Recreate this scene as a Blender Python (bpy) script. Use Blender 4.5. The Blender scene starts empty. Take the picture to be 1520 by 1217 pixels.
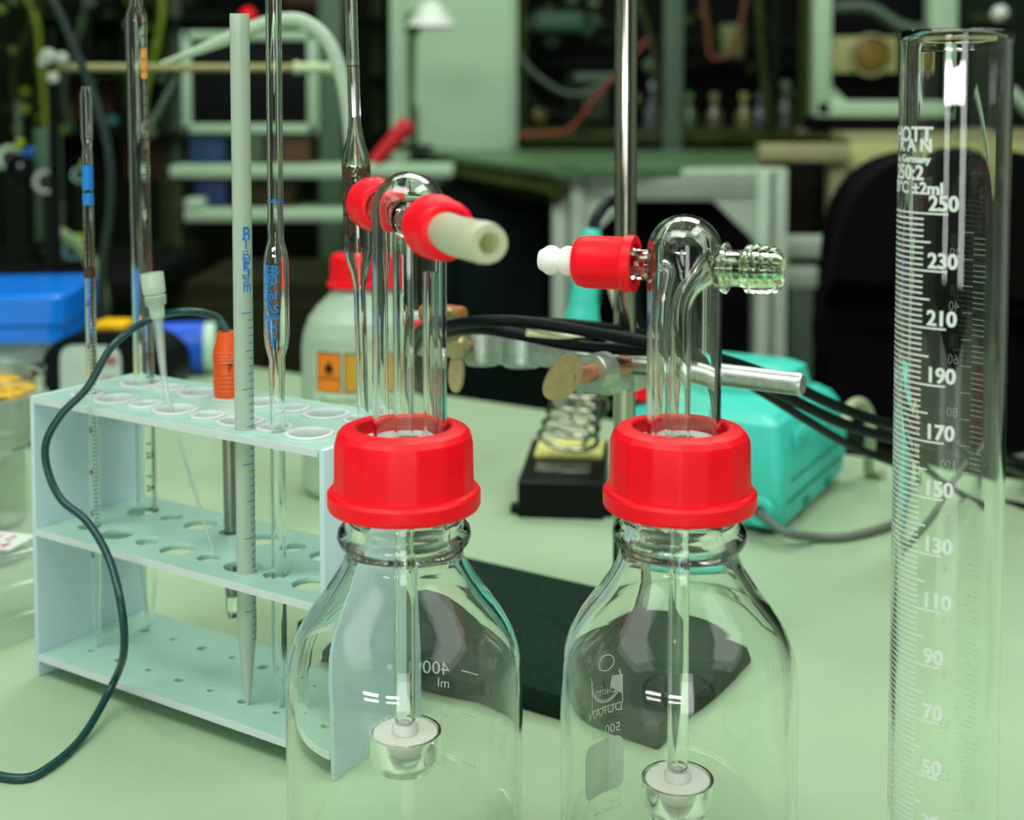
import bpy, bmesh, math, random
from mathutils import Vector, Matrix
from mathutils.geometry import tessellate_polygon
random.seed(7)
C = bpy.context.scene.collection
SC = bpy.context.scene
PI = math.pi
# ------------------------------------------------------------------ camera, light, exposure
F, TH, HC, CY0 = 1950.0, math.radians(3.2), .298, 259.0
cam = bpy.data.objects.new('camera', bpy.data.cameras.new('camera')); C.objects.link(cam)
cam.location = (0, 0, HC); cam.rotation_euler = (PI/2 - TH, 0, 0)
cam.data.sensor_width = 36; cam.data.lens = F/1520*36
cam.data.shift_y = -(608.5 - CY0)/1520
cam.data.clip_start = .02
cam.data.dof.use_dof = True; cam.data.dof.focus_distance = .535; cam.data.dof.aperture_fstop = 8.2
SC.camera = cam
SC.view_settings.view_transform = 'Standard'; SC.view_settings.look = 'None'
SC.view_settings.gamma = 1; SC.view_settings.exposure = .12
SC.cycles.max_bounces = 18; SC.cycles.transmission_bounces = 16; SC.cycles.glossy_bounces = 6
SC.cycles.diffuse_bounces = 3; SC.cycles.transparent_max_bounces = 32
SC.cycles.sample_clamp_indirect = 25
SC.cycles.blur_glossy = .3
W = bpy.data.worlds.new('world'); SC.world = W; W.use_nodes = True
W.node_tree.nodes['Background'].inputs[0].default_value = (.7, .8, .68, 1)
W.node_tree.nodes['Background'].inputs[1].default_value = .20

def area(name, loc, target, sx, sy, power, col=(1, 1, 1)):
    l = bpy.data.lights.new(name, 'AREA'); l.shape = 'RECTANGLE'; l.size = sx; l.size_y = sy
    l.energy = power; l.color = col
    o = bpy.data.objects.new(name, l); C.objects.link(o); o.location = loc
    d = Vector(target) - Vector(loc)
    o.rotation_euler = d.to_track_quat('-Z', 'Y').to_euler()
    return o
area('ceiling_or_fill_lamp', (.35, 1.75, 1.75), (.05, .6, 0), 1.3, .5, 13, (.97, 1, .94))
area('ceiling_or_fill_lamp', (-.6, -.1, 1.8), (-.1, .6, 0), 1.4, .6, 22, (.97, 1, .96))
area('ceiling_or_fill_lamp', (.9, .3, 1.8), (.2, .6, 0), 1.2, .5, 14, (.97, 1, .94))
area('ceiling_or_fill_lamp', (-2.3, -.3, 2.05), (-2.3, -.3, 0), 1.6, 3.0, 22)  # added fill: brightens the left wall so glass edges pick up light
area('ceiling_or_fill_lamp', (2.3, -.3, 2.05), (2.3, -.3, 0), 1.6, 3.0, 22)  # matching added fill for the right wall
area('ceiling_or_fill_lamp', (0, 2.2, 2.0), (0, 2.6, 0), 2.4, .5, 20, (.95, 1, .92))
area('window_light', (.1, -2.05, .55), (.1, .6, .15), .55, 1.7, 13, (.97, 1, .96))
area('bench_lamp', (-.76, -.93, .326), (.152, .46, .3), .40, .062, 2.6, (1, .95, 1))
area('bench_lamp', (-.24, -1.22, .322), (.152, .46, .3), .36, .052, 2.3, (1, .95, 1))

# ------------------------------------------------------------------ geometry of the view: where a point of the photograph lies in the room
_c, _s = math.cos(TH), math.sin(TH)
def ray(px, py):
    u = (px-760)/F; v = (py-CY0)/F
    return u, _c-_s*v, -_s-_c*v
def PZ(px, py, z=0.0):
    d = ray(px, py); t = (z-HC)/d[2]; return Vector((d[0]*t, d[1]*t, z))
def PY(px, py, y):
    d = ray(px, py); t = y/d[1]; return Vector((d[0]*t, y, HC+d[2]*t))
def PW(n, y):            # width in metres of n pixels at distance y
    return n*y/F

# ------------------------------------------------------------------ materials
def lin(c):
    c = c/255
    return c/12.92 if c <= .04045 else ((c+.055)/1.055)**2.4
MATS = {}
def mat(name, rgb, rough=.5, metal=0, trans=0, ior=1.47, var=.06, scale=30, sss=0, spec=.5, emit=None, bump=0, coat=0):
    if name in MATS: return MATS[name]
    if max(rgb) < 62 and spec == .5: spec = .12
    m = bpy.data.materials.new(name); m.use_nodes = True
    nt = m.node_tree; b = nt.nodes['Principled BSDF']
    col = [lin(x) for x in rgb]
    b.inputs['Roughness'].default_value = rough; b.inputs['Metallic'].default_value = metal
    b.inputs['Transmission Weight'].default_value = trans; b.inputs['IOR'].default_value = ior
    b.inputs['Specular IOR Level'].default_value = spec
    b.inputs['Coat Weight'].default_value = coat
    if sss:
        b.inputs['Subsurface Weight'].default_value = sss
        b.inputs['Subsurface Radius'].default_value = (.004, .005, .004)
        b.inputs['Subsurface Scale'].default_value = 1.0
    tc = nt.nodes.new('ShaderNodeTexCoord'); nz = nt.nodes.new('ShaderNodeTexNoise')
    nz.inputs['Scale'].default_value = scale; nz.inputs['Detail'].default_value = 4
    nt.links.new(tc.outputs['Object'], nz.inputs['Vector'])
    if var:
        cr = nt.nodes.new('ShaderNodeValToRGB')
        cr.color_ramp.elements[0].position = .3; cr.color_ramp.elements[1].position = .7
        cr.color_ramp.elements[0].color = [max(0, x*(1-var)) for x in col]+[1]
        cr.color_ramp.elements[1].color = [min(1, x*(1+var)) for x in col]+[1]
        nt.links.new(nz.outputs['Fac'], cr.inputs['Fac']); nt.links.new(cr.outputs['Color'], b.inputs['Base Color'])
    else: b.inputs['Base Color'].default_value = col+[1]
    if bump:
        bp = nt.nodes.new('ShaderNodeBump'); bp.inputs['Strength'].default_value = bump; bp.inputs['Distance'].default_value = .001
        nt.links.new(nz.outputs['Fac'], bp.inputs['Height']); nt.links.new(bp.outputs['Normal'], b.inputs['Normal'])
    if emit:
        b.inputs['Emission Color'].default_value = [lin(x) for x in emit[0]]+[1]; b.inputs['Emission Strength'].default_value = emit[1]
    MATS[name] = m
    return m
def translucent(name, rgb, mix=.5, rough=.4, clear=0.0):
    """plastic that lets light through: diffuse and translucent mixed, a glossy skin, and for clear sheet a see-through share"""
    m = bpy.data.materials.new(name); m.use_nodes = True; nt = m.node_tree; nt.nodes.clear()
    N = nt.nodes.new; L = nt.links.new
    col = [lin(x) for x in rgb]+[1]
    o = N('ShaderNodeOutputMaterial'); d = N('ShaderNodeBsdfDiffuse'); t = N('ShaderNodeBsdfTranslucent')
    g = N('ShaderNodeBsdfGlossy'); m1 = N('ShaderNodeMixShader'); m2 = N('ShaderNodeMixShader'); fr = N('ShaderNodeFresnel')
    tc = N('ShaderNodeTexCoord'); nz = N('ShaderNodeTexNoise'); nz.inputs['Scale'].default_value = 25
    cr = N('ShaderNodeValToRGB'); cr.color_ramp.elements[0].color = [x*.95 for x in col[:3]]+[1]; cr.color_ramp.elements[1].color = [min(1, x*1.05) for x in col[:3]]+[1]
    L(tc.outputs['Object'], nz.inputs['Vector']); L(nz.outputs['Fac'], cr.inputs['Fac'])
    L(cr.outputs['Color'], d.inputs['Color']); L(cr.outputs['Color'], t.inputs['Color'])
    g.inputs['Roughness'].default_value = rough; fr.inputs['IOR'].default_value = 1.45
    m1.inputs['Fac'].default_value = mix
    L(d.outputs[0], m1.inputs[1]); L(t.outputs[0], m1.inputs[2]); L(fr.outputs[0], m2.inputs['Fac']); L(m1.outputs[0], m2.inputs[1]); L(g.outputs[0], m2.inputs[2])
    if clear:
        tr = N('ShaderNodeBsdfTransparent'); m3 = N('ShaderNodeMixShader'); m3.inputs['Fac'].default_value = clear
        L(m2.outputs[0], m3.inputs[1]); L(tr.outputs[0], m3.inputs[2]); L(m3.outputs[0], o.inputs[0])
    else: L(m2.outputs[0], o.inputs[0])
    MATS[name] = m
    return m

GLASS = mat('clear_glass', (252, 255, 252), 0, trans=1, ior=1.47, var=0)
GREENGLASS = mat('green_tinted_glass', (225, 245, 215), 0, trans=1, ior=1.47, var=0)
RED = mat('red_plastic', (238, 0, 26), .42, var=.04, scale=150, spec=.3, sss=.1, bump=.1)
PINK = mat('translucent_red', (255, 70, 90), .3, var=.04, sss=.4)
WHITEP = mat('white_plastic', (228, 232, 225), .4, var=.03)
PTFE = mat('white_seal', (225, 235, 228), .5, var=.04)
FRIT = translucent('sintered_glass', (252, 252, 242), .3, .5)
SILI = translucent('silicone_rubber', (226, 232, 196), .45, .35)
FROST = translucent('frosted_plastic', (214, 234, 214), .45, .25, .12)
DISHP = translucent('dish_plastic', (232, 246, 236), .5, .08, .93)
CLEARP = translucent('clear_plastic', (225, 240, 232), .5, .12, .72)
RACKM = translucent('mint_acrylic', (190, 236, 218), .3, .25)
RACKW = translucent('pale_blue_acrylic', (212, 240, 244), .28, .25)
RACKE = translucent('acrylic_edge', (240, 252, 248), .4, .3)
BLUEP = mat('blue_print', (10, 120, 200), .5, var=.1, scale=400)
BROWNP = mat('brown_print', (70, 34, 20), .6, var=.15, scale=400)
WPRINT = translucent('white_enamel', (240, 252, 242), .35, .6)
FAINT = translucent('worn_enamel', (225, 245, 230), .4, .6, .6)
ETCH = translucent('pale_enamel', (246, 255, 250), .35, .6, .15)
DPRINT = mat('dark_print', (25, 30, 26), .6)
CHROME = mat('polished_steel', (172, 174, 156), .13, 1, var=.05)
ALU = mat('cast_aluminium', (178, 190, 180), .38, .85, var=.12, scale=300, bump=.2)
BRASS = mat('dull_brass', (176, 166, 116), .38, .8, var=.12, scale=200)
COPPER = mat('copper', (190, 130, 95), .35, .8)
BLACKP = mat('black_plastic', (12, 16, 14), .35, var=.2)
BLACKR = mat('black_rubber', (8, 18, 16), .42, var=.1)
DGREENC = mat('dark_green_cable', (14, 62, 60), .35, var=.08)
GREYC = mat('grey_cable', (92, 104, 94), .5)
TEAL = mat('teal_plastic', (60, 196, 178), .42, var=.05, scale=60, bump=.1)
TEALD = mat('dark_teal', (8, 120, 110), .5)
ORANGE = mat('orange_plastic', (210, 78, 4), .4, var=.06)
STEELD = mat('dark_steel', (140, 143, 132), .25, .9)

# ------------------------------------------------------------------ builders
def link(name, bm, m, parent=None, smooth=40, loc=None, rot=None):
    me = bpy.data.meshes.new(name)
    bmesh.ops.recalc_face_normals(bm, faces=bm.faces) if False else None
    bm.to_mesh(me); bm.free()
    if isinstance(m, (list, tuple)):
        for k in m: me.materials.append(k)
    else: me.materials.append(m)
    if smooth:
        me.shade_smooth(); me.set_sharp_from_angle(angle=math.radians(smooth))
    o = bpy.data.objects.new(name, me); C.objects.link(o)
    if parent: o.parent = parent
    if loc: o.location = loc
    if rot: o.rotation_euler = rot
    return o
def thing(name, label, cat, loc=(0, 0, 0), rz=0, group=None):
    o = bpy.data.objects.new(name, None); C.objects.link(o); o.location = loc; o.rotation_euler = (0, 0, rz)
    o.empty_display_size = .02
    o['label'] = label; o['category'] = cat
    if group: o['group'] = group
    return o
def tag(o, label, cat, group=None):
    o['label'] = label; o['category'] = cat
    if group: o['group'] = group
    return o
def struct(name, bm, m, smooth=0):
    o = link(name, bm, m, smooth=smooth); o['kind'] = 'structure'; return o

def box(bm, c, s, bev=0, rot=None, seg=2):
    r = bmesh.ops.create_cube(bm, size=1)
    vs = r['verts']
    for v in vs: v.co = Vector((v.co.x*s[0], v.co.y*s[1], v.co.z*s[2]))
    if bev:
        es = list({e for v in vs for e in v.link_edges})
        g = bmesh.ops.bevel(bm, geom=es, offset=bev, segments=seg, affect='EDGES', profile=.5)
        vs = list({v for f in g['faces'] for v in f.verts} | {v for v in vs if v.is_valid})
    M = Matrix.Translation(Vector(c)) @ ((rot if isinstance(rot, Matrix) else Matrix.Rotation(rot, 4, 'Z')) if rot else Matrix.Identity(4))
    for v in vs: v.co = M @ v.co
    return bm
def BX(c, s, bev=0, rot=None):
    return box(bmesh.new(), c, s, bev, rot)
def axis_matrix(p, d):
    q = Vector(d).to_track_quat('Z', 'Y')
    return Matrix.Translation(Vector(p)) @ q.to_matrix().to_4x4()
def lathe(prof, seg=48, M=None, bm=None, rfun=None, closed=False):
    bm = bm or bmesh.new(); rings = []
    if rfun is None:
        q = [prof[0]]
        for (a, b), (c, d) in zip(prof, prof[1:]):
            L_ = math.hypot(c-a, d-b)
            if L_ > .009:
                for t_ in (.0015/L_, 1-.0015/L_): q.append((a+(c-a)*t_, b+(d-b)*t_))
            q.append((c, d))
        prof = q
    for i, (r, z) in enumerate(prof):
        if r < 1e-7: rings.append([bm.verts.new((0, 0, z))])
        else:
            rings.append([bm.verts.new(((rfun(r, 2*PI*k/seg, i) if rfun else r)*math.cos(2*PI*k/seg),
                                        (rfun(r, 2*PI*k/seg, i) if rfun else r)*math.sin(2*PI*k/seg), z)) for k in range(seg)])
    pairs = list(zip(rings, rings[1:]))
    if closed: pairs.append((rings[-1], rings[0]))
    for a, b in pairs:
        for k in range(seg):
            k2 = (k+1) % seg
            if len(a) == 1 and len(b) == 1: continue
            if len(a) == 1: bm.faces.new((a[0], b[k2], b[k]))
            elif len(b) == 1: bm.faces.new((a[k], a[k2], b[0]))
            else: bm.faces.new((a[k], a[k2], b[k2], b[k]))
    if M is not None:
        vs = [v for r in rings for v in r]
        for v in vs: v.co = M @ v.co
    return bm
def smoothpath(pts, n=8):
    pts = [Vector(p) for p in pts]; out = []
    P = [2*pts[0]-pts[1]]+pts+[2*pts[-1]-pts[-2]]
    for i in range(1, len(P)-2):
        for k in range(n):
            t = k/n; a, b, c, d = P[i-1], P[i], P[i+1], P[i+2]
            out.append(.5*((2*b)+(c-a)*t+(2*a-5*b+4*c-d)*t*t+(3*b-a-3*c+d)*t**3))
    out.append(pts[-1]); return out
def frames(path):
    T = []
    for i in range(len(path)):
        a = path[max(0, i-1)]; b = path[min(len(path)-1, i+1)]; T.append((b-a).normalized())
    up = Vector((0, 0, 1)) if abs(T[0].z) < .9 else Vector((1, 0, 0))
    n = (up - T[0]*up.dot(T[0])).normalized(); N = [n]
    for t in T[1:]:
        n = (n - t*n.dot(t)).normalized(); N.append(n)
    return [(p, n, t.cross(n)) for p, n, t in zip(path, N, T)]
def tube(path, r, seg=10, bm=None, inner=None, cap=True):
    """solid tube along a path, or hollow when inner (radius or list) is given"""
    bm = bm or bmesh.new(); fr = frames([Vector(p) for p in path])
    rr = r if isinstance(r, (list, tuple)) else [r]*len(fr)
    def skin(rad):
        return [[bm.verts.new(p + (n*math.cos(2*PI*k/seg)+b*math.sin(2*PI*k/seg))*q) for k in range(seg)] for (p, n, b), q in zip(fr, rad)]
    A = skin(rr)
    for a, b in zip(A, A[1:]):
        for k in range(seg): bm.faces.new((a[k], a[(k+1) % seg], b[(k+1) % seg], b[k]))
    if inner is None:
        if cap: bm.faces.new(A[0][::-1]); bm.faces.new(A[-1])
    else:
        ri = inner if isinstance(inner, (list, tuple)) else [inner]*len(fr)
        B = skin(ri)
        for a, b in zip(B, B[1:]):
            for k in range(seg): bm.faces.new((a[(k+1) % seg], a[k], b[k], b[(k+1) % seg]))
        for k in range(seg):
            k2 = (k+1) % seg
            bm.faces.new((A[0][k2], A[0][k], B[0][k], B[0][k2])); bm.faces.new((A[-1][k], A[-1][k2], B[-1][k2], B[-1][k]))
    return bm
def prism(poly, h, M=None, bm=None):
    """flat outline (xy) given thickness h in z"""
    bm = bm or bmesh.new()
    a = [bm.verts.new((x, y, 0)) for x, y in poly]; b = [bm.verts.new((x, y, h)) for x, y in poly]; n = len(poly)
    tr = tessellate_polygon([[Vector((x, y, 0)) for x, y in poly]])
    for t in tr:
        try: bm.faces.new([a[i] for i in t][::-1]); bm.faces.new([b[i] for i in t])
        except ValueError: pass
    for i in range(n): bm.faces.new((a[i], a[(i+1) % n], b[(i+1) % n], b[i]))
    bmesh.ops.recalc_face_normals(bm, faces=bm.faces[:])
    if M is not None:
        for v in a+b: v.co = M @ v.co
    return bm
def text_bm(s, size, align='LEFT', bold=.0):
    cu = bpy.data.curves.new('t', 'FONT'); cu.body = s; cu.size = size; cu.align_x = align; cu.resolution_u = 3; cu.offset = bold*size
    o = bpy.data.objects.new('t', cu); C.objects.link(o)
    dg = bpy.context.evaluated_depsgraph_get(); dg.update()
    me = bpy.data.meshes.new_from_object(o.evaluated_get(dg))
    bm = bmesh.new(); bm.from_mesh(me)
    bpy.data.objects.remove(o); bpy.data.curves.remove(cu); bpy.data.meshes.remove(me)
    return bm
def add_bm(dst, src, fn=None, bold=0):
    m = {}
    for v in src.verts: m[v] = dst.verts.new(fn(v.co) if fn else v.co)
    for f in src.faces:
        try: dst.faces.new([m[v] for v in f.verts])
        except ValueError: pass
    src.free(); return dst
def wrap(R, a0, z0, sx=1, axis=(0, 0), rot90=False):
    """bend flat print round a vertical cylinder: x runs counter-clockwise as read from outside"""
    def fn(p):
        x, y = (p.x, p.y) if not rot90 else (-p.y, p.x)
        a = a0 + x*sx/R
        return Vector((axis[0]+R*math.cos(a), axis[1]+R*math.sin(a), z0+y))
    return fn
def band(bm, R, a0, a1, z, h, axis=(0, 0), n=None):
    n = n or max(1, int(abs(a1-a0)/.12)+1); pv = None
    for k in range(n+1):
        a = a0+(a1-a0)*k/n
        q = (bm.verts.new((axis[0]+R*math.cos(a), axis[1]+R*math.sin(a), z-h/2)), bm.verts.new((axis[0]+R*math.cos(a), axis[1]+R*math.sin(a), z+h/2)))
        if pv: bm.faces.new((pv[0], q[0], q[1], pv[1]))
        pv = q
def dup(root, **kw):
    r = root.copy(); C.objects.link(r)
    for ch in root.children:
        c = ch.copy(); C.objects.link(c); c.parent = r
        for g in ch.children:
            d = g.copy(); C.objects.link(d); d.parent = c
    for k, v in kw.items():
        if k in ('label', 'group', 'category'): r[k] = v
        else: setattr(r, k, v)
    return r
def holed_plate(name, L, D, holes, th, m, parent, loc):
    """plate L x D with round holes, real thickness and softened rims"""
    cu = bpy.data.curves.new('p', 'CURVE'); cu.dimensions = '2D'; cu.fill_mode = 'BOTH'
    cu.extrude = th/2-.0004; cu.bevel_depth = .0004; cu.bevel_resolution = 1; cu.offset = -.0004
    def spl(pts):
        s = cu.splines.new('POLY'); s.points.add(len(pts)-1)
        for p, q in zip(s.points, pts): p.co = (q[0], q[1], 0, 1)
        s.use_cyclic_u = True
    spl([(0, 0), (L, 0), (L, D), (0, D)])
    for x, y, r in holes: spl([(x+r*math.cos(-2*PI*k/32), y+r*math.sin(-2*PI*k/32)) for k in range(32)])
    o = bpy.data.objects.new('p', cu); C.objects.link(o)
    dg = bpy.context.evaluated_depsgraph_get(); dg.update()
    me = bpy.data.meshes.new_from_object(o.evaluated_get(dg)); me.name = name
    bpy.data.objects.remove(o); bpy.data.curves.remove(cu)
    me.materials.clear(); me.materials.append(m)
    ob = bpy.data.objects.new(name, me); C.objects.link(ob); ob.parent = parent; ob.location = loc
    return ob

# ------------------------------------------------------------------ setting
DA = math.radians(-32.5)                 # direction in which the bench edge and the rack run
U = Vector((math.cos(DA), math.sin(DA), 0)); V = Vector((-math.sin(DA), math.cos(DA), 0))
FLOORZ = -.75
WALLM = mat('dark_olive_wall', (30, 40, 24), .8, var=.5, scale=3)
CEILM = mat('pale_ceiling', (215, 222, 205), .8, var=.05)
FLOORM = mat('dark_lab_floor', (30, 38, 30), .5, var=.2, scale=8)
struct('floor', BX((0, 1.2, FLOORZ-.05), (7.2, 7.6, .1)), FLOORM)
struct('wall_back', BX((0, 4.95, .7), (7.2, .1, 3.1)), WALLM)
PALEW = mat('pale_wall', (178, 190, 172), .8, var=.05, scale=3)
struct('wall_left', BX((-3.55, 1.2, .7), (.1, 7.4, 3.1)), PALEW)
struct('wall_right', BX((3.55, 1.2, .7), (.1, 7.4, 3.1)), PALEW)
struct('wall_front', BX((0, -2.2, .7), (7.2, .1, 3.1)), mat('darkened_green_wall', (96, 108, 92), .8, var=.1, scale=3))  # unseen wall, coloured darker to keep its reflection in the glass weak
struct('ceiling', BX((0, 1.2, 2.2), (7.2, 7.6, .1)), CEILM)

# bench
bench = thing('lab_bench', 'wide pale green laboratory bench top carrying all the glassware', 'bench', (0, 0, 0))
BENCHM = mat('pale_green_laminate', (163, 188, 154), .34, var=.045, scale=9, spec=.35)
edge0 = Vector((-.072, 1.323, 0))
cb = edge0 - V*.8 + U*.25
box_ = BX((0, 0, 0), (3.2, 1.6, .03), .003, DA)
for v in box_.verts: v.co += Vector((cb.x, cb.y, -.015))
link('bench_top', box_, BENCHM, bench)
for su in (-1.2, 1.4):
    for sv in (-1.5, -.1):
        p = edge0 + U*(su+.1) + V*sv
        link('leg', BX((p.x, p.y, (FLOORZ-.03)/2), (.05, .05, -FLOORZ-.03), .003, DA), ALU, bench)

# ------------------------------------------------------------------ gas washing bottles
BY = .468
def z_at(py, y=BY): return PY(760, py, y).z
def bottle_shell():
    # outer silhouette, bottom to top
    out = [(0, .0035), (.030, .0035), (.036, .001), (.0395, .0005), (.042, .003), (.043, .008), (.043, .088), (.0426, .094), (.0412, .1), (.0392, .1055),
           (.036, .1112), (.0325, .1162), (.029, .1208), (.0258, .1256), (.0232, .1298), (.0218, .133), (.0214, .1358), (.0222, .1378), (.0236, .1392), (.0243, .1415),
           (.0238, .1438), (.0225, .1452), (.0213, .1462), (.0205, .149), (.0205, .172), (.0198, .1742)]
    inn = [(.0175, .1742), (.0172, .172), (.0172, .145), (.0178, .138), (.0186, .133), (.0206, .1285), (.0236, .1235), (.0268, .1185), (.0304, .1138), (.0342, .1088), (.0372, .1035),
           (.0392, .0985), (.0405, .093), (.0409, .087), (.0409, .009), (.0398, .0055), (.037, .0045), (.030, .006), (0, .006)]
    return lathe(out+inn, 96)
NF = 16
def cap_bm():
    def rf(r, a, i):
        if 5 <= i <= 9 :
            w = 1 if 5 <= i <= 7 else (.6 if i == 8 else .3)
            s = PI/NF; loc = ((a+.12) % (2*s)) - s
            return r*((1-w) + w*math.cos(s)/math.cos(loc)*1.012)
        return r
    h = .152
    prof = [(.0222, h), (.0272, h), (.0277, h+.0012), (.0277, h+.0055), (.0268, h+.0066),
            (.0254, h+.0072), (.0252, h+.012), (.0250, h+.0235), (.0243, h+.0262), (.0228, h+.0281),
            (.0205, h+.029), (.0176, h+.0292), (.0169, h+.0285), (.0168, h+.0232), (.0210, h+.0230), (.0212, h+.0005)]
    return lathe(prof, 192, rfun=rf, closed=True)
def make_bottle(X, label, ang):
    t = thing('gas_washing_bottle', label, 'bottle', (X, BY, 0), ang)
    link('glass_body', bottle_shell(), GLASS, t, 60)
    c = link('screw_cap', cap_bm(), RED, t, 22)
    # raised lettering ring of the cap: faint dots
    link('seal_ring', lathe([(.0137, .1745), (.0168, .1745), (.0168, .1756), (.0137, .1756)], 64, closed=True), PTFE, t)
    link('seal_disc', lathe([(.0042, .1752), (.0114, .1752), (.0114, .1768), (.0042, .1768)], 48, closed=True), PTFE, t).location.x = .0015
    return t
def head(t, top, armz, dome=.0134):
    # outer glass body with rounded head
    r = .0134; ri = .0120
    N = 14
    out = [(r*.93, .150), (r, .152), (r, .165)] + [(r, z) for z in (.18, .2, top-r*1.0)] + [(r*math.cos(a), top-r+r*math.sin(a)) for a in [PI/2*k/N for k in range(1, N)]] + [(0, top)]
    inn = [(0, top-.0014)] + [(ri*math.cos(a), top-r+ri*math.sin(a)) for a in [PI/2*k/N for k in range(N-1, 0, -1)]] + [(ri, top-r), (ri, .2), (ri, .165), (ri, .150)]
    link('glass_head', lathe(out+inn, 64, closed=True), GLASS, t, 60)
def direction_matrix(az, tilt=0): return Vector((math.cos(az)*math.cos(tilt), math.sin(az)*math.cos(tilt), math.sin(tilt)))
def glass_arm(t, p0, d, L, r=.0052, ri=.0038, flare=None):
    M = axis_matrix(p0, d)
    out = [(r, 0), (r, L)]; inn = [(ri, L), (ri, 0)]
    if flare:   # threaded end
        out = [(r, 0), (r, L*.45), (flare, L*.55), (flare, L)]; inn = [(flare-.0018, L), (ri, L*.55), (ri, 0)]
    return link('glass_arm', lathe(out+inn, 32, M, closed=True), GLASS, t, 50)
def barb(M, r=.0042, rib=.0056, L=.022, n=3, ri=.0026, z0=0):
    out = [(r, z0)]
    step = (L-z0)*.8/n; z = z0+(L-z0)*.14
    for k in range(n):
        out += [(r*1.0, z), (rib*.96, z+step*.3), (rib, z+step*.55), (rib*.93, z+step*.75), (r, z+step*.97)]; z += step
    out += [(r*.98, L-.0008), (r*.85, L)]
    return lathe(out+[(ri, L), (ri, z0)], 32, M, closed=True)
def small_cap(M, L=.021, r=.0098, open_r=.0056, rev=False):
    """GL14 style screw cap, rounded closed end at +z, open ribbed end at 0"""
    def rf(q, a, i): return q*(1+.006*math.cos(18*a)) if i in (3, 4) else q
    prof = [(r*.8, 0), (r*1.06, 0), (r*1.08, .0032), (r, .0042), (r, L*.82), (r*.93, L*.95), (r*.8, L), (open_r, L), (open_r, L*.8), (r*.8, L*.78)]
    return lathe(prof, 72, M, rfun=rf, closed=True)
def frit_tube(t, ztop, path, disc_z):
    link('dip_tube', tube(path, [.0038+.0030*max(0, 1-i/9)**.8 for i in range(len(path))], 24, inner=[.0027+.0028*max(0, 1-i/9)**.8 for i in range(len(path))]), GLASS, t, 60)
    link('frit_disc', lathe([(0, disc_z-.002), (.0105, disc_z-.002), (.0118, disc_z-.0005), (.0119, disc_z+.0030), (.0115, disc_z+.0036), (0, disc_z+.0038)], 48), FRIT, t, 50)
    link('frit_cup', lathe([(.0122, disc_z+.004), (.0132, disc_z+.004), (.0132, disc_z-.004), (.011, disc_z-.009), (0, disc_z-.0105), (0, disc_z-.0092), (.0102, disc_z-.008), (.0122, disc_z-.0035)], 48, closed=True), GLASS, t, 60)
    link('frit_socket', lathe([(.0028, disc_z+.0039), (.0050, disc_z+.0039), (.0049, disc_z+.0055), (.0041, disc_z+.007), (.0028, disc_z+.007)], 32, closed=True), FRIT, t, 50)

# left bottle
BXL = (599.5-760)/F*(BY*_c+.12*_s)
b1 = make_bottle(BXL, 'left glass washing bottle with red cap and a pale rubber hose stub pointing forward', 0)
topL = z_at(250) - .001; armL = z_at(322, BY)
bx1 = .002
d1 = Vector((.3, -.954, 0)).normalized(); HX = .0022
t = b1
head(t, topL, armL)
Mh = axis_matrix(Vector((0, 0, armL)) + d1*.0118, d1)
glass_arm(t, Vector((0, 0, armL)) + d1*.0122, d1, .034, .0058, .0044, .0076)
fc = link('arm_cap', small_cap(axis_matrix(Vector((0, 0, armL)) + d1*.035, d1), .020, .0100, .0064), RED, t, 40); fc['label'] = 'front red arm cap facing the camera'
hp = [Vector((0, 0, armL)) + d1*.041, Vector((-.0006, 0, armL)) + d1*.058, Vector((-.0012, 0, armL)) + d1*.070, Vector((-.0004, 0, armL+.0003)) + d1*.085, Vector((.0010, 0, armL+.0006)) + d1*.098]
hs = smoothpath(hp, 5)
link('rubber_hose', tube(hs, [.0062]*(len(hs)-3)+[.0063, .0062, .0056], 32, inner=.0033), SILI, t, 60)
glass_arm(t, Vector((0, 0, armL)) - d1*.0122, -d1, .0525, .0056, .0042, .0074)
bc = link('arm_cap', small_cap(axis_matrix(Vector((0, 0, armL)) - d1*.066, d1), .022, .0102, .0058), RED, t, 40); bc['label'] = 'rear red arm cap with pale seal'
link('seal', lathe([(0, 0), (.0079, 0), (.0079, .0012), (.0070, .0018), (0, .0018)], 32, axis_matrix(Vector((0, 0, armL)) - d1*.0672, d1)), SILI, t)
pt = smoothpath([Vector((0, 0, armL)) + d1*.011, Vector((0, 0, armL-.001)) + d1*.006, Vector((0, 0, armL-.009)), Vector((0, 0, armL-.03)), Vector((0, 0, .16)), Vector((0, 0, .12)), Vector((0, 0, z_at(1095)+.0075))], 6)
frit_tube(t, 0, pt, z_at(1098))
link('inner_tube', tube([Vector((.0075, .002, .153)), Vector((.0075, .002, armL-.02))], .0028, 16, inner=.0019), GLASS, t, 60)
# printing on the far wall of the left bottle
bm = bmesh.new()
for zz, s in ((985, '400'), (1052, '300'), (1125, '200')):
    z = PY(640, zz, BY+.04).z
    add_bm(bm, text_bm(s, .0078, 'LEFT'), wrap(.04315, math.radians(70), z-.003))
    band(bm, .04315, math.radians(52), math.radians(63), z, .0005)
add_bm(bm, text_bm('ml', .0055, 'LEFT'), wrap(.04315, math.radians(70), PY(640, 1000, BY+.04).z-.004))
link('printed_scale', bm, ETCH, t, 0)

for ch_ in b1.children:
    if ch_.name.split('.')[0] in ('glass_head', 'glass_arm', 'arm_cap', 'rubber_hose', 'seal', 'inner_tube'): ch_.location.x = HX
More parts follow.
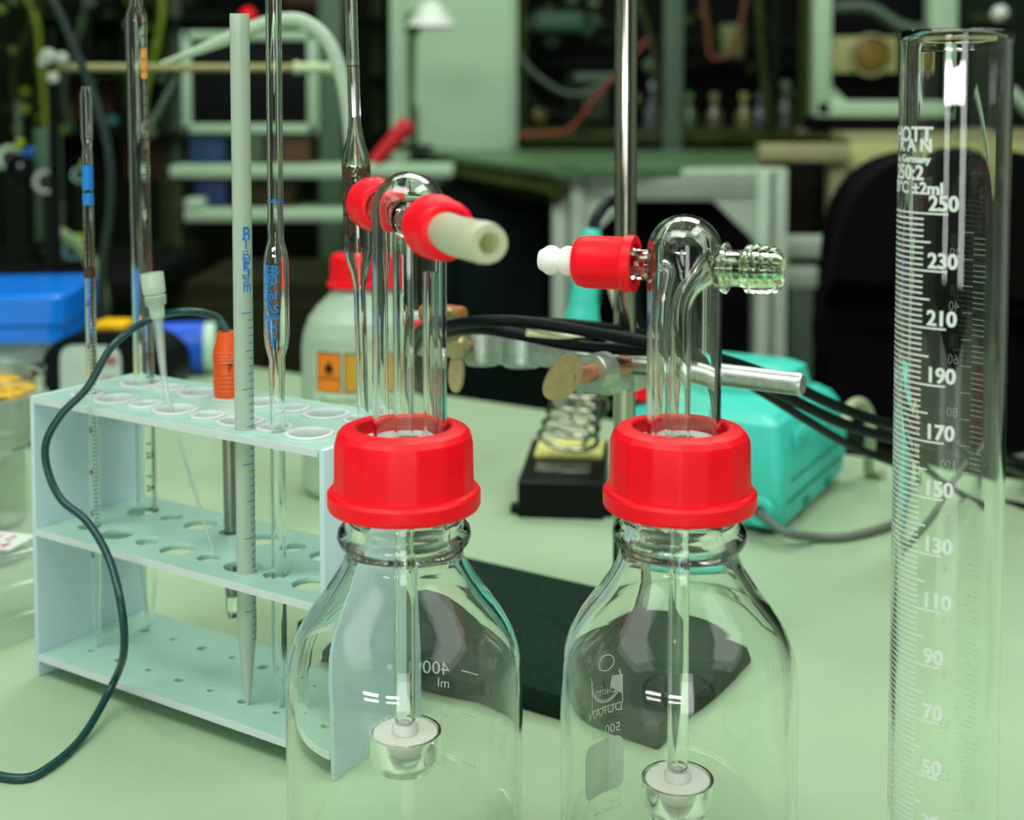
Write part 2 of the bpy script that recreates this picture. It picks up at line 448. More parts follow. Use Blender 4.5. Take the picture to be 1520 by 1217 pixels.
# right bottle
BXR = (1009.5-760)/F*(BY*_c+.12*_s)
b2 = make_bottle(BXR, 'right glass washing bottle with red cap, red side cap and white hose barb', 0)
t = b2
topR = z_at(316) - .0005; armR = z_at(395)
head(t, topR, armR)
d2 = Vector((.92, -.34, 0)).normalized()
O = Vector((.0015, 0, armR))
glass_arm(t, O - d2*.0125, -d2, .013, .0056, .0042, .0070)
ac = link('arm_cap', small_cap(axis_matrix(O - d2*.0185, -d2), .0225, .0097, .0046), RED, t, 40)
link('hose_barb', barb(axis_matrix(O - d2*.0385, -d2), .0042, .0056, .0165, 2, .0025), WHITEP, t, 50)
link('glass_barb', barb(axis_matrix(O + d2*.0120, d2), .0062, .0084, .0285, 3, .0046, 0), GLASS, t, 50) if False else None
M2 = axis_matrix(O + d2*.0118, d2)
for sg in (1,):
    link('weld_ring', lathe([(.0060+.0016*math.cos(2*PI*k/12)+.0016, .0012*math.sin(2*PI*k/12)) for k in range(12)], 32, axis_matrix(O+d2*.0132*sg, d2), closed=True), GLASS, t, 60)
out = [(.0066, 0), (.0064, .004), (.0064, .0085), (.0072, .0095), (.0084, .0102), (.0088, .0112), (.0083, .0122), (.0088, .0133), (.0090, .0143), (.0084, .0153), (.0088, .0164), (.0088, .0175), (.0080, .0187), (.0084, .0197), (.0078, .0212), (.0062, .0224), (.0046, .0230)]
link('glass_barb', lathe(out+[(.0040, .0222), (.0046, .020), (.005, .012), (.0048, .004), (.0048, 0)], 48, M2, closed=True), GREENGLASS, t, 50)
pt = smoothpath([O + d2*.0105, O + d2*.007 + Vector((0, 0, -.002)), Vector((.0005, 0, armR-.013)), Vector((0, 0, armR-.035)), Vector((0, 0, .16)), Vector((0, 0, .12)), Vector((0, 0, z_at(1165)+.0075))], 6)
frit_tube(t, 0, pt, z_at(1168))
link('inner_tube', tube(smoothpath([O - d2*.0105, O - d2*.0075 + Vector((0, 0, -.003)), Vector((-.0078, .001, armR-.02)), Vector((-.0078, .001, .153))], 6), .0027, 16, inner=.0019), GLASS, t, 60)
# printing on the far wall: emblem, name, volume, label patch
for ch_ in b2.children:
    if ch_.name.split('.')[0] in ('glass_head', 'inner_tube', 'weld_ring'): ch_.location.x = .0012
bm = bmesh.new(); R = .04315
a0 = math.radians(114)
zl = lambda py: PY(900, py, BY+.036).z
add_bm(bm, text_bm('DURAN', .0052, 'LEFT'), wrap(R, a0, zl(1055), 1.05))
add_bm(bm, text_bm('500 ml', .0056, 'LEFT'), wrap(R, a0+.02, zl(1086)))
add_bm(bm, text_bm('SCHOTT', .0034, 'LEFT'), wrap(R, a0+.03, zl(1024)))
# emblem: square frame with two arcs
def ribbon(pts, w):
    pv = None
    for i, p in enumerate(pts):
        q = pts[min(i+1, len(pts)-1)]; o = pts[max(i-1, 0)]
        d = Vector((q[0]-o[0], q[1]-o[1])); d.normalize(); n = Vector((-d.y, d.x))*w/2
        fn = wrap(R, a0, 0)
        k = [bm.verts.new(fn(Vector((p[0]+s*n.x, p[1]+s*n.y, 0)))) for s in (-1, 1)]
        if pv: bm.faces.new((pv[0], k[0], k[1], pv[1]))
        pv = k
z0, z1 = zl(1043), zl(968)
ribbon([(0, z0), (0, z1-.008)], .0004); ribbon([(0, z0), (.0165, z0)], .0004); ribbon([(.0165, z0), (.0165, z1-.006)], .0004)
ribbon([(.0085+.0078*math.cos(a), z0+.0105+.0088*math.sin(a)) for a in [PI*k/14 for k in range(12, 30)]], .0007)
ribbon([(.0085+.0065*math.cos(a), z0+.0095+.007*math.sin(a)) for a in [PI*k/14 for k in range(14, 27)]], .0004)
fn = wrap(R, a0, 0)
for poly in ([(.0002, z0+.004), (.006, z0+.008), (.005, z0+.0125), (.0002, z0+.012)],):
    bm.faces.new([bm.verts.new(fn(Vector((x, y, 0)))) for x, y in poly])
ribbon([(.008+.004*math.cos(a), z1-.002+.0032*math.sin(a)) for a in [2*PI*k/16 for k in range(17)]], .0005)
for py, s in ((1172, 'Made in Germany'), (1190, 'Mainz'), (1200, 'Retrace Code')):
    add_bm(bm, text_bm(s, .0026, 'LEFT'), wrap(R, a0+.01, zl(py)))
link('printed_label', bm, ETCH, t, 0)
bm = bmesh.new()
za, zb = zl(1170), zl(1092); w0, w1 = -.0005, .0215
P = []
rc = .004
for cx, cz, q in ((w1-rc, za+rc, -PI/2), (w1-rc, zb-rc, 0), (w0+rc, zb-rc, PI/2), (w0+rc, za+rc, PI)):
    for k in range(6): P.append((cx+rc*math.cos(q+PI/2*k/5), cz+rc*math.sin(q+PI/2*k/5)))
xs = sorted({round(p[0], 5) for p in P} | {w0+(w1-w0)*k/12 for k in range(13)})
def zr(x):
    e = min(x-w0, w1-x)
    d = 0 if e >= rc else rc-math.sqrt(max(0, rc*rc-(rc-e)**2))
    return za+d, zb-d
pv = None
for x in xs:
    lo, hi = zr(x); q = (bm.verts.new(fn(Vector((x, lo, 0)))), bm.verts.new(fn(Vector((x, hi, 0)))))
    if pv: bm.faces.new((pv[0], q[0], q[1], pv[1]))
    pv = q
link('writing_patch', bm, ETCH, t, 0)

# ------------------------------------------------------------------ graduated cylinder
CYX, CYY, R0 = .1550, .46, .0190
cyl = thing('graduated_cylinder', 'tall clear glass measuring cylinder with white printed scale, right of both bottles', 'cylinder', (CYX, CYY, 0))
ztop = PY(1420, 46, CYY).z
prof = [(0, .006), (.012, .006), (.017, .009), (.0188, .014), (R0, .02), (R0, ztop-.006), (R0+.0003, ztop-.003), (R0+.0006, ztop-.001), (R0-.0002, ztop), (R0-.0014, ztop-.0006), (R0-.0019, ztop-.004), (R0-.0019, .02), (R0-.003, .014), (.013, .0105), (0, .01)]
link('glass_tube', lathe(prof, 96), GLASS, cyl, 60)
hexr = lambda r, a, i: r*math.cos(PI/6)/math.cos((a % (PI/3))-PI/6)
link('foot', lathe([(0, 0), (.036, 0), (.0365, .0015), (.036, .004), (.016, .0062), (0, .0058)], 72, rfun=hexr), DISHP, cyl, 30)
bm = bmesh.new(); Rp = R0+.00012
fc_ = math.atan2(-CYY, -CYX)
zml = lambda ml: .2585-(250-ml)/20*.0203
zml0 = PY(1390, 319, CYY-R0).z; zml1 = PY(1390, 912, CYY-R0).z
zml = lambda ml: zml0+(zml1-zml0)*(250-ml)/140
for ml in range(30, 251, 2):
    k = ml-10
    if (ml-10) % 20 == 0: e = -5
    elif ml % 10 == 0: e = -22
    else: e = -30
    band(bm, Rp, fc_-math.radians(104), fc_+math.radians(e), zml(ml), .00062)
for ml in range(30, 251, 20):
    add_bm(bm, text_bm(str(ml), .0074, bold=.022), wrap(Rp, fc_-math.radians(25 if ml > 99 else 22), zml(ml)+.0011, .9))
    add_bm(bm, text_bm(str(ml), .0074, bold=.022), wrap(Rp+.00003, fc_-math.radians(25 if ml > 99 else 22)+.012, zml(ml)+.0011, .9))
zt = lambda py: PY(1380, py, CYY-R0).z
for s, size, py, e in (('SCHOTT', .0072, 211, -22), ('D U R A N', .0062, 226, -22), ('in Germany', .0036, 243, -24), ('250:2', .0072, 269, -31), ('20°C ±2ml', .0058, 290, -10)):
    for sh in (0, .012):
        add_bm(bm, text_bm(s, size, 'RIGHT', .024), wrap(Rp+sh*.002, fc_+math.radians(e)+sh, zt(py)))
link('printed_scale', bm, WPRINT, cyl, 0)
bm = bmesh.new()
# rising scale on the far wall
for ml in range(10, 231, 2):
    z = zml(250-ml)
    band(bm, Rp, fc_+math.radians(180-24), fc_+math.radians(180-(40 if ml % 10 else 12)), z+.0005, .0004)
for ml in range(20, 231, 20):
    add_bm(bm, text_bm(str(ml), .0052), wrap(Rp, fc_+math.radians(171), zml(250-ml)+.001, .8))
link('rear_scale', bm, FAINT, cyl, 0)

# ------------------------------------------------------------------ pipette rack
RA = Vector((-.2475, .6665, 0)); RL, RD, RT = .197, .071, .0032
rack = thing('pipette_rack', 'pale mint plastic rack with three shelves of round holes holding pipettes', 'rack', RA, DA)
hs_ = []
for k in range(8):
    s = .0225+.0215*k
    hs_.append((s, .018, .0065 if k % 2 == 0 else .0092)); hs_.append((s+.003, .051, .0092 if k % 2 == 0 else .0065))
def rackpt(s, w, z): return RA + U*s + V*w + Vector((0, 0, z))
holed_plate('top_shelf', RL-.006, RD, [(x-.003, y, r) for x, y, r in hs_], RT, RACKM, rack, (.003, 0, .1454))
holed_plate('middle_shelf', RL-.006, RD, [(x-.003, y, r-.0008) for x, y, r in hs_], RT, RACKM, rack, (.003, 0, .0765))
holed_plate('bottom_shelf', RL-.006, RD, [(x-.003, y, .0018 if r < .008 else .0026) for x, y, r in hs_], RT, RACKM, rack, (.003, 0, .0108))
ring = lathe([(.0001, 0), (.001, .0009), (.0004, .0011)], 8)
ring.free()
for x, y, r in hs_:
    bm = lathe([(r-.0004, -RT-.0002), (r+.0003, -RT-.0002), (r+.0004, -.0002), (r+.0022, -.0002), (r+.0021, .0006), (r+.0002, .0008), (r-.0004, .0002)], 32, closed=True)
    link('hole_rim', bm, RACKE, rack, 50, (x, y, .1454+RT/2+.0003))
for z_ in (.1454, .0765, .0108): link('front_edge', BX((RL/2, -.0002, z_), (RL-.007, .0006, RT+.0002)), RACKE, rack)
link('side_wall', BX((.0015, RD/2, .0735), (.003, RD, .147), .0005), RACKW, rack)
link('side_wall', BX((RL-.0015, RD/2, .0735), (.003, RD, .147), .0005), RACKW, rack)

def axis_thing(name, label, cat, tip, top, group=None):
    """an Empty at the tip, local z along the tip-to-top line"""
    o = thing(name, label, cat, tip, 0, group)
    o.rotation_mode = 'QUATERNION'; o.rotation_quaternion = (top-tip).to_track_quat('Z', 'Y')
    v = Vector((0, 0, HC))-tip; v.rotate((top-tip).to_track_quat('Z', 'Y').inverted()); o['_fa'] = math.atan2(v.y, v.x)
    return o, (top-tip).length
def on_line(tip, p, py):
    """extend tip->p until it is seen at picture height py"""
    lo, hi = .2, 6.0
    for _ in range(50):
        m = (lo+hi)/2; q = tip+(p-tip)*m
        zc = q.y*_c-(q.z-HC)*_s; yc = q.y*_s+(q.z-HC)*_c
        if CY0-F*yc/zc > py: lo = m
        else: hi = m
    return tip+(p-tip)*m
ZB, ZH = .0124, .147
def glass_pipe(profo, wall, m=GLASS, seg=24):
    """profo = [(r, z)] outer; hollow with wall thickness"""
    inn = [(max(.0006, r-wall), z) for r, z in profo][::-1]
    return lathe(profo+inn, seg, closed=True)
# slim graduated pipette, far left
tip = PZ(145, 960, ZB); top = on_line(tip, PZ(137, 586, ZH), 128)
pip, L = axis_thing('graduated_pipette', 'slim glass pipette with blue band near its top, leftmost in the rack', 'pipette', tip, top)
r = PW(15, .70)/2
link('glass_tube', glass_pipe([(.0009, 0), (.0016, .006), (r*.98, .035), (r, .06), (r, L-.035), (r*.8, L-.031), (r*1.12, L-.026), (r*1.15, L-.004), (r*.8, L)], .0009), GLASS, pip, 50)
bm = bmesh.new(); band(bm, r+.0001, 0, 2*PI, L-.046, .0125, n=20); band(bm, r+.0001, 0, 2*PI, L-.057, .006, n=20)
link('blue_band', bm, BLUEP, pip)
fa = pip['_fa']; bm = bmesh.new(); band(bm, r+.0001, 0, 2*PI, L-.095, .005, n=20)
for k in range(64): band(bm, r+.0001, fa-.2, fa+(.9 if k % 10 else 1.5), L-.100-k*.0022, .0004)
for k in range(7): add_bm(bm, text_bm(str(k), .0044, bold=.02), wrap(r+.0001, fa-.9, L-.112-k*.022))
for k in range(6): add_bm(bm, text_bm('1:0,1', .0030), wrap(r+.0001, fa-.9, L-.07-k*.0034))
link('printed_scale', bm, BROWNP, pip)
# thick graduated pipette
tip = PZ(222, 930, ZB); top = on_line(tip, PZ(214, 571, ZH), -60)
pip, L = axis_thing('measuring_pipette', 'thick glass pipette with brown scale rising beyond the frame, second from the left', 'pipette', tip, top)
r = PW(29, .735)/2
zt_ = (on_line(tip, PZ(214, 571, ZH), 18)-tip).length
link('glass_tube', glass_pipe([(.0012, 0), (.0024, .006), (r*.9, .03), (r, .05), (r, zt_-.003), (r*.9, zt_), (r*.62, zt_+.004), (r*.62, zt_+.012), (r*.68, zt_+.016), (r*.68, L)], .0013), GLASS, pip, 50)
fa = pip['_fa']; bm = bmesh.new()
for k in range(118): band(bm, r+.0001, fa+(.55 if k % 10 else .1), fa+1.1, .05+k*.0018, .0007)
for k in range(12): add_bm(bm, text_bm(str(25-k), .0046, bold=.02), wrap(r+.0001, fa+.0, .06+k*.018))
for k in range(12): add_bm(bm, text_bm('ml 25', .0034, bold=.02), wrap(r+.0001, fa+.35, .265+k*.006))
link('printed_scale', bm, BROWNP, pip)
AMB = mat('amber_print', (225, 160, 80), .5)
bm = bmesh.new(); band(bm, r+.0001, fa+.35, fa+1.1, zt_-.026, .016); link('amber_stripe', bm, AMB, pip)
# white connector on a thin clear tube
tip = PZ(318, 822, .0785); top = PZ(236, 470, .19)
cap_top = None
Hh = PZ(252, 604, ZH)
dirn = (Hh-tip).normalized(); q = on_line(tip, Hh, 472); q2 = PY(234, 470, q.y)
path = smoothpath([tip, Hh, q2], 10)
pt_ = thing('tubing_connector', 'white ridged plastic connector on a thin clear tube leaning through the rack', 'connector', tip)
rel = [p-tip for p in path]
n = len(rel)
link('thin_tube', tube(rel, [.0010+.0020*max(0, (i/(n-1)-.45)/.55) for i in range(n)], 16, inner=[.0005+.0014*max(0, (i/(n-1)-.45)/.55) for i in range(n)]), CLEARP, pt_, 60)
dd = (PY(225, 405, q.y)-q2).normalized(); Lc = (PY(225, 405, q.y)-q2).length
pr_ = [(.0028, -.001), (.0036, 0), (.0040, Lc*.25)]
for k in range(5): pr_ += [(.0040+.0002*k, Lc*(.27+.045*k)), (.0052+.0001*k, Lc*(.275+.045*k)), (.0052+.0001*k, Lc*(.29+.045*k)), (.0041+.0002*k, Lc*(.31+.045*k))]
pr_ += [(.0042, Lc*.53), (.0055, Lc*.535), (.0056, Lc*.58), (.0058, Lc*.97), (.0055, Lc), (.0036, Lc), (.0036, Lc*.7), (0, Lc*.7)]
link('ridged_cap', lathe(pr_, 36, axis_matrix(rel[-1], dd)), FROST, pt_, 30)
# electrode with orange head
tip = PZ(346, 918, .045); Hh = rackpt(.0225+.0215*3+.003, .051, ZH)
tip = Vector((Hh.x+.001, Hh.y, .034)); tip.x = PY(346, 918, Hh.y).x; tip.z = PY(346, 918, Hh.y).z
top = on_line(tip, Hh, 492)
el, L = axis_thing('electrode', 'probe with orange ribbed head and dark steel shaft, dropped through the rack', 'probe', tip, top)
Hd = (Hh-tip).length+.001
pr_ = [(0, Hd), (.0068, Hd), (.0073, Hd+.001)]
for k in range(5): pr_ += [(.0073, Hd+.003+k*.0022), (.0077, Hd+.0036+k*.0022), (.0073, Hd+.0044+k*.0022)]
pr_ += [(.0074, Hd+.0155), (.0072, L-.016)]
for k in range(4): pr_ += [(.0073, L-.0155+k*.0016), (.0078, L-.015+k*.0016), (.0073, L-.0143+k*.0016)]
pr_ += [(.0072, L-.009), (.0052, L-.001), (.0048, L), (0, L)]
link('orange_head', lathe(pr_, 36), ORANGE, el, 30)
bm = bmesh.new(); add_bm(bm, text_bm('7', .006), wrap(.0077, el['_fa']-.1, Hd+.014)); link('printed_digit', bm, DPRINT, el, 0)
link('collar', lathe([(.0035, Hd-.0006), (.0088, Hd-.0006), (.0088, Hd), (.0035, Hd)], 32, closed=True), RACKE, el)
link('shaft', lathe([(0, .012), (.0034, .012), (.0036, .014), (.0036, Hd)], 28), STEELD, el, 40)
link('glass_tip', lathe([(0, 0), (.0024, .001), (.0034, .005), (.0034, .012), (0, .012)], 28), GLASS, el, 60)
# cable of the electrode: over the rack edge and down to the bench
etop = top
cp = [etop, PY(320, 470, etop.y), PY(275, 462, etop.y-.01), PY(225, 473, .66), PY(170, 510, .645), PY(130, 575, .638), PY(92, 614, .634), PY(69, 655, .632), PY(70, 695, .632), PY(90, 740, .628), PY(130, 775, .62),
      PY(162, 830, .61), PY(180, 900, .595), PY(184, 965, .585), PY(172, 1020, .572), PY(120, 1085, .565), PY(70, 1135, .57)]
cp = cp[:13] + [PY(184, 965, .60), PZ(170, 1022, .012)+Vector((0, 0, .004)), PZ(125, 1090, .0035), PZ(75, 1137, .0022), PZ(30, 1155, .0022), PZ(-40, 1140, .0022), PZ(-120, 1100, .0022)]
cb_ = link('electrode_cable', tube(smoothpath(cp, 8), .0019, 14), DGREENC, None, 60)
tag(cb_, 'dark green cable looping from the orange probe head down to the bench', 'cable')
# frosted plastic pipette
tip = PZ(368, 1046, ZB); top = on_line(tip, PZ(363, 636, ZH), 20)
fp, L = axis_thing('serological_pipette', 'tall frosted plastic pipette with blue marks and a conical tip', 'pipette', tip, top)
r = PW(26, .66)/2
link('frosted_tube', glass_pipe([(.0008, 0), (.0014, .003), (r*.96, .034), (r, .04), (r, L-.001), (r*.97, L)], .001), FROST, fp, 60)
bm = bmesh.new()
fa = fp['_fa']
zs = (on_line(tip, PZ(363, 636, ZH), 462)-tip).length; ze = (on_line(tip, PZ(363, 636, ZH), 945)-tip).length
N_ = 45
for k in range(N_):
    z = zs+(ze-zs)*k/(N_-1)
    band(bm, r+.00012, fa+(-.2 if k % 10 == 0 else (.2 if k % 5 == 0 else .55)), fa+1.5, z, .00045)
zz = lambda py: (on_line(tip, PZ(363, 636, ZH), py)-tip).length
add_bm(bm, text_bm('5', .0105, bold=.03), wrap(r+.00012, fa-.05, zz(410), .8))
for s, py, sz in (('B', 355, .009), ('T', 367, .007), ('=', 380, .006), ('E', 394, .006), ('EX', 386, .005), ('20', 418, .004), ('m', 430, .007)):
    add_bm(bm, text_bm(s, sz, bold=.02), wrap(r+.00012, fa+.0, zz(py), .8))
link('printed_scale', bm, BLUEP, fp, 0)
# bulb pipette with blue print
def bulb_pipette(name, label, tip, hp_, tops, bulb_hi, bulb_lo, rs, rb, printm, col):
    top = on_line(tip, hp_, tops)
    o, L = axis_thing(name, label, 'pipette', tip, top)
    zz = lambda py: (on_line(tip, hp_, py)-tip).length
    b0, b1 = zz(bulb_lo), zz(bulb_hi); g = .011
    prof = [(.0008, 0), (.0012, .004), (rs*.9, .022), (rs, .03), (rs, b0-g), (rs*1.08, b0-g*.7), (rb*.62, b0-g*.1), (rb*.9, b0+g*.45), (rb, b0+g*.9), (rb, b1-g*.9), (rb*.9, b1-g*.45), (rb*.62, b1+g*.1), (rs*1.08, b1+g*.7), (rs, b1+g), (rs, L)]
    link('glass_tube', glass_pipe(prof, .0011), GLASS, o, 60)
    return o, zz, o['_fa']
tip = PZ(416, 1050, ZB)
o, zz, fa = bulb_pipette('volumetric_pipette', 'glass bulb pipette with light blue print on its bulb, standing in the rack', tip, PZ(412, 640, ZH), -80, 358, 530, PW(21, .66)/2, PW(34, .66)/2, None, None)
rb = PW(34, .66)/2; rs = PW(21, .66)/2
bm = bmesh.new()
for k, (s, sz) in enumerate((('BLAU', .0055), ('20', .005), ('AS', .005), ('BRAND', .003))):
    pass
for s, py, sz, off in (('EB', 405, .0065, -1.0), ('20', 418, .0055, -.9), ('ml', 440, .0055, -.9), ('AS', 460, .0055, -.9), ('±0,03', 470, .003, -1.0), ('Ex', 484, .0055, -.9), ('15', 500, .005, -.9), ('4', 512, .005, -.6)):
    add_bm(bm, text_bm(s, sz), wrap(rb+.0001, fa+off, zz(py)))
    add_bm(bm, text_bm(s, sz), wrap(rb+.00011, fa+off+.05, zz(py)+.0001))
for py in (409, 421, 433, 446, 470): add_bm(bm, text_bm('ECO', .003), wrap(rb+.0001, fa-1.35, zz(py)))
link('blue_print', bm, BLUEP, o, 0)
bm = bmesh.new(); band(bm, rs+.0001, 0, 2*PI, zz(298), .0006, n=18); link('blue_ring', bm, BLUEP, o, 0)
tip = PZ(537, 985, ZB)
hp_ = PZ(540, 625, ZH)
tip = PZ(543, 1010, ZB) if False else Vector((hp_.x+.001, hp_.y-.002, ZB))
tip.x = hp_.x+.0035
o, zz, fa = bulb_pipette('volumetric_pipette', 'glass bulb pipette with dark brown print behind the left washing bottle head', tip, hp_, -80, 212, 400, PW(17, .66)/2, PW(40, .66)/2, None, None)
rb = PW(40, .66)/2; rs = PW(17, .66)/2
bm = bmesh.new(); band(bm, rs+.0002, 0, 2*PI, zz(98), .0006, n=18); link('brown_ring', bm, BROWNP, o, 0); bm = bmesh.new()
for py, s, sz in ((258, 'BRAND', .0055), (264, 'BLAU', .007), (272, 'EUR', .0075), (285, 'DIN', .006), (300, 'AS', .007), (318, '20', .008), (350, '0', .011), (372, 'ml', .009)):
    add_bm(bm, text_bm(s, sz, bold=.03), wrap(rb+.0001, fa-1.1, zz(py)))
band(bm, rb+.0001, fa-1.3, fa-.1, zz(250), .0014)
link('brown_print', bm, BROWNP, o, 0)

# ------------------------------------------------------------------ retort stand
RX, RY = .0606, .70
st = thing('retort_stand', 'polished steel rod rising from a heavy black base plate behind the bottles', 'stand', (RX, RY, 0), DA)
SLAB = mat('black_hammered_iron', (16, 40, 28), .75, var=.4, scale=500, bump=.6)
link('base_plate', BX((-.045, -.023, .0065), (.22, .135, .013), .002), SLAB, st)
link('rod', lathe([(0, .0005), (.006, .0005), (.006, .62), (.0052, .621), (0, .621)], 40), CHROME, st, 40)
# clamp
A_ = PY(650, 512, .7475); B_ = PY(1192, 579, .629)
A_.z = B_.z = .161
dc = (B_-A_).normalized(); Lc = (B_-A_).length
cl = thing('stand_clamp', 'silver retort clamp with brass wing nuts held on the steel rod', 'clamp', A_, math.atan2(dc.y, dc.x))
def sat(px):           # distance along the clamp axis seen at picture column px
    k = (px-760)/F
    return (k*A_.y-A_.x)/(dc.x-k*dc.y)
link('shaft', lathe([(0, sat(905)), (.0056, sat(905)), (.0056, Lc-.0015), (.0048, Lc), (0, Lc)], 32, axis_matrix((0, 0, 0), (1, 0, 0))), CHROME if False else ALU, cl, 40)
link('clamp_arm', box(box(BX((sat(735), 0, 0), (sat(790)-sat(690), .010, .018), .003), (sat(835), 0, 0), (sat(895)-sat(780), .011, .014), .003), (sat(660), 0, 0), (sat(700)-sat(628), .014, .016), .003), ALU, cl, 30)
link('knuckle', lathe([(0, -.0095), (.009, -.0095), (.0098, -.0075), (.0098, .0075), (.009, .0095), (0, .0095)], 24, Matrix.Translation((sat(715), 0, -.001))), ALU, cl, 40)
link('knuckle', lathe([(0, -.0095), (.010, -.0095), (.011, -.0075), (.011, .0075), (.010, .0095), (0, .0095)], 24, Matrix.Translation((sat(775), 0, .001))), ALU, cl, 40)
link('upper_jaw', box(BX((sat(640), .004, .011), (.03, .010, .006), .002), (sat(617), -.004, .012), (.03, .010, .008), .002, Matrix.Rotation(.5, 4, 'Z')), ALU, cl, 30)
link('jaw_cork', BX((sat(668)-.002, 0, .0165), (.022, .012, .008), .003), mat('brown_cork', (150, 92, 45), .8, var=.3, scale=200), cl, 40)
link('red_sleeve', BX((sat(665)-.004, -.0035, .0095), (.024, .010, .005), .002), RED, cl, 40)
def wing_nut(p, d, up, s=1.0):
    """hub with two leaf wings; d = screw axis, up = wing direction, both in clamp space"""
    d = Vector(d).normalized(); up = (Vector(up)-d*Vector(up).dot(d)).normalized(); side = d.cross(up)
    M = Matrix((side.to_4d(), up.to_4d(), d.to_4d(), (0, 0, 0, 1))).transposed(); M[3][3] = 1
    for i in range(3): M[3][i] = 0
    M = Matrix.Translation(Vector(p)) @ Matrix(((side.x, up.x, d.x, 0), (side.y, up.y, d.y, 0), (side.z, up.z, d.z, 0), (0, 0, 0, 1)))
    bm = lathe([(0, -.004*s), (.0045*s, -.004*s), (.0055*s, 0), (.0042*s, .004*s), (0, .004*s)], 24, M)
    for sg in (1, -1):
        outl = [(.0035*math.cos(a)*s, sg*(.0115+.0085*math.sin(a))*s) for a in [2*PI*k/18 for k in range(18)]]
        prism(outl, .0024*s, M @ Matrix.Translation((0, 0, -.0012*s)) @ Matrix.Rotation(sg*.35, 4, 'X'), bm)
    return bm
wn = link('wing_nut', wing_nut((sat(706), -.018, .001), (.25, -1, 0), (-.1, 0, 1), 1.25), BRASS, cl, 40)
link('screw', tube([Vector((sat(706), -.018, .001)), Vector((sat(708)+.004, .004, .001))], .003, 16), COPPER, cl)
hx = sat(893)
# boss head round the rod
bh = thing('boss_head', 'silver boss head with copper-toned screw joining clamp and rod', 'clamp', (RX, RY, .156), math.atan2(dc.y, dc.x))
link('boss_body', box(BX((-.004, -.010, 0), (.026, .040, .022), .004), (.0, .004, 0), (.022, .022, .026), .004), ALU, bh, 30)
e1 = PY(895, 549, .655)-Vector((RX, RY, .156)); e1.rotate(Matrix.Rotation(-math.atan2(dc.y, dc.x), 3, 'Z'))
e0 = PY(842, 560, .632)-Vector((RX, RY, .156)); e0.rotate(Matrix.Rotation(-math.atan2(dc.y, dc.x), 3, 'Z'))
dsc = (e0-e1).normalized()
link('sleeve', lathe([(.0045, 0), (.0088, 0), (.0092, .001), (.0092, .012), (.0088, .013), (.0045, .013)], 36, axis_matrix(e1-dsc*.003, dsc), closed=True), ALU, bh, 40)
link('screw', tube([e1-dsc*.02, e0], .0048, 24), COPPER, bh, 50)
nn = Vector((.72, -.69, .1)).normalized(); up_ = (Vector((.25, .2, 1))-nn*Vector((.25, .2, 1)).dot(nn)).normalized(); wx_ = up_.cross(nn); wc = e0+dsc*.003
Mw = Matrix(((wx_.x, up_.x, nn.x, wc.x), (wx_.y, up_.y, nn.y, wc.y), (wx_.z, up_.z, nn.z, wc.z), (0, 0, 0, 1))) @ Matrix.Rotation(-.35, 4, 'Z')
link('wing_screw', prism([(.0080*math.cos(2*PI*k/28), .0125*math.sin(2*PI*k/28)*(1-.12*math.cos(2*PI*k/28))) for k in range(28)], .003, Mw @ Matrix.Translation((0, 0, -.0015))), BRASS, bh, 40)

# ------------------------------------------------------------------ black cable bundle running past the rod
def cable(px, r, m, label, cat='cable', n=8, group=None):
    o = link('power_cable', tube(smoothpath(px, n), r, 12), m, None, 60); tag(o, label, cat, group); return o
ys = .655
cable([PY(560, 560, .78), PY(620, 500, .72), PY(668, 483, .68), PY(730, 476, ys), PY(800, 480, ys), PY(900, 497, ys), PY(1000, 516, ys), PY(1080, 536, .665), PY(1160, 565, .69), PY(1250, 606, .72), PY(1330, 632, .74), PY(1440, 655, .78), PZ(1530, 700, .004), PZ(1600, 705, .004)], .0030, BLACKR, 'topmost black cable of the bundle crossing in front of the steel rod')
cable([PY(575, 575, .79), PY(640, 505, .73), PY(700, 488, .69), PY(762, 495, .67), PY(850, 512, .665), PY(930, 519, .662), PY(1010, 524, .665), PY(1090, 552, .68), PY(1170, 590, .71), PY(1250, 628, .74), PY(1330, 652, .77), PY(1440, 672, .82), PZ(1540, 712, .004)], .0031, BLACKR, 'black cable lying lower in the bundle, just under the topmost one')
cable([PY(700, 486, .70), PY(780, 483, .68), PY(860, 490, .675), PY(960, 505, .67), PY(1040, 532, .69), PY(1120, 575, .72), PY(1200, 625, .76), PY(1260, 660, .80), PY(1330, 688, .84), PZ(1450, 735, .004), PZ(1560, 760, .004)], .0026, BLACKR, 'black cable hanging lowest over the teal power station')
cable([PY(690, 487, .71), PY(770, 478, .69), PY(850, 480, .685), PY(940, 492, .70), PY(1020, 512, .72), PY(1100, 545, .74), PY(1180, 575, .77), PY(1270, 612, .81), PY(1340, 640, .85), PY(1460, 670, .90), PZ(1560, 695, .004)], .0024, BLACKR, 'thin black cable at the back of the bundle')

# ------------------------------------------------------------------ soldering station
p0 = PZ(1160, 800, 0); p1 = PZ(1268, 700, 0)
du = (p1-p0).normalized(); ang = math.atan2(du.y, du.x)
ss = thing('soldering_station', 'teal plastic soldering power station behind the right washing bottle', 'power supply', p0, ang)
LS, WS = .165, .125
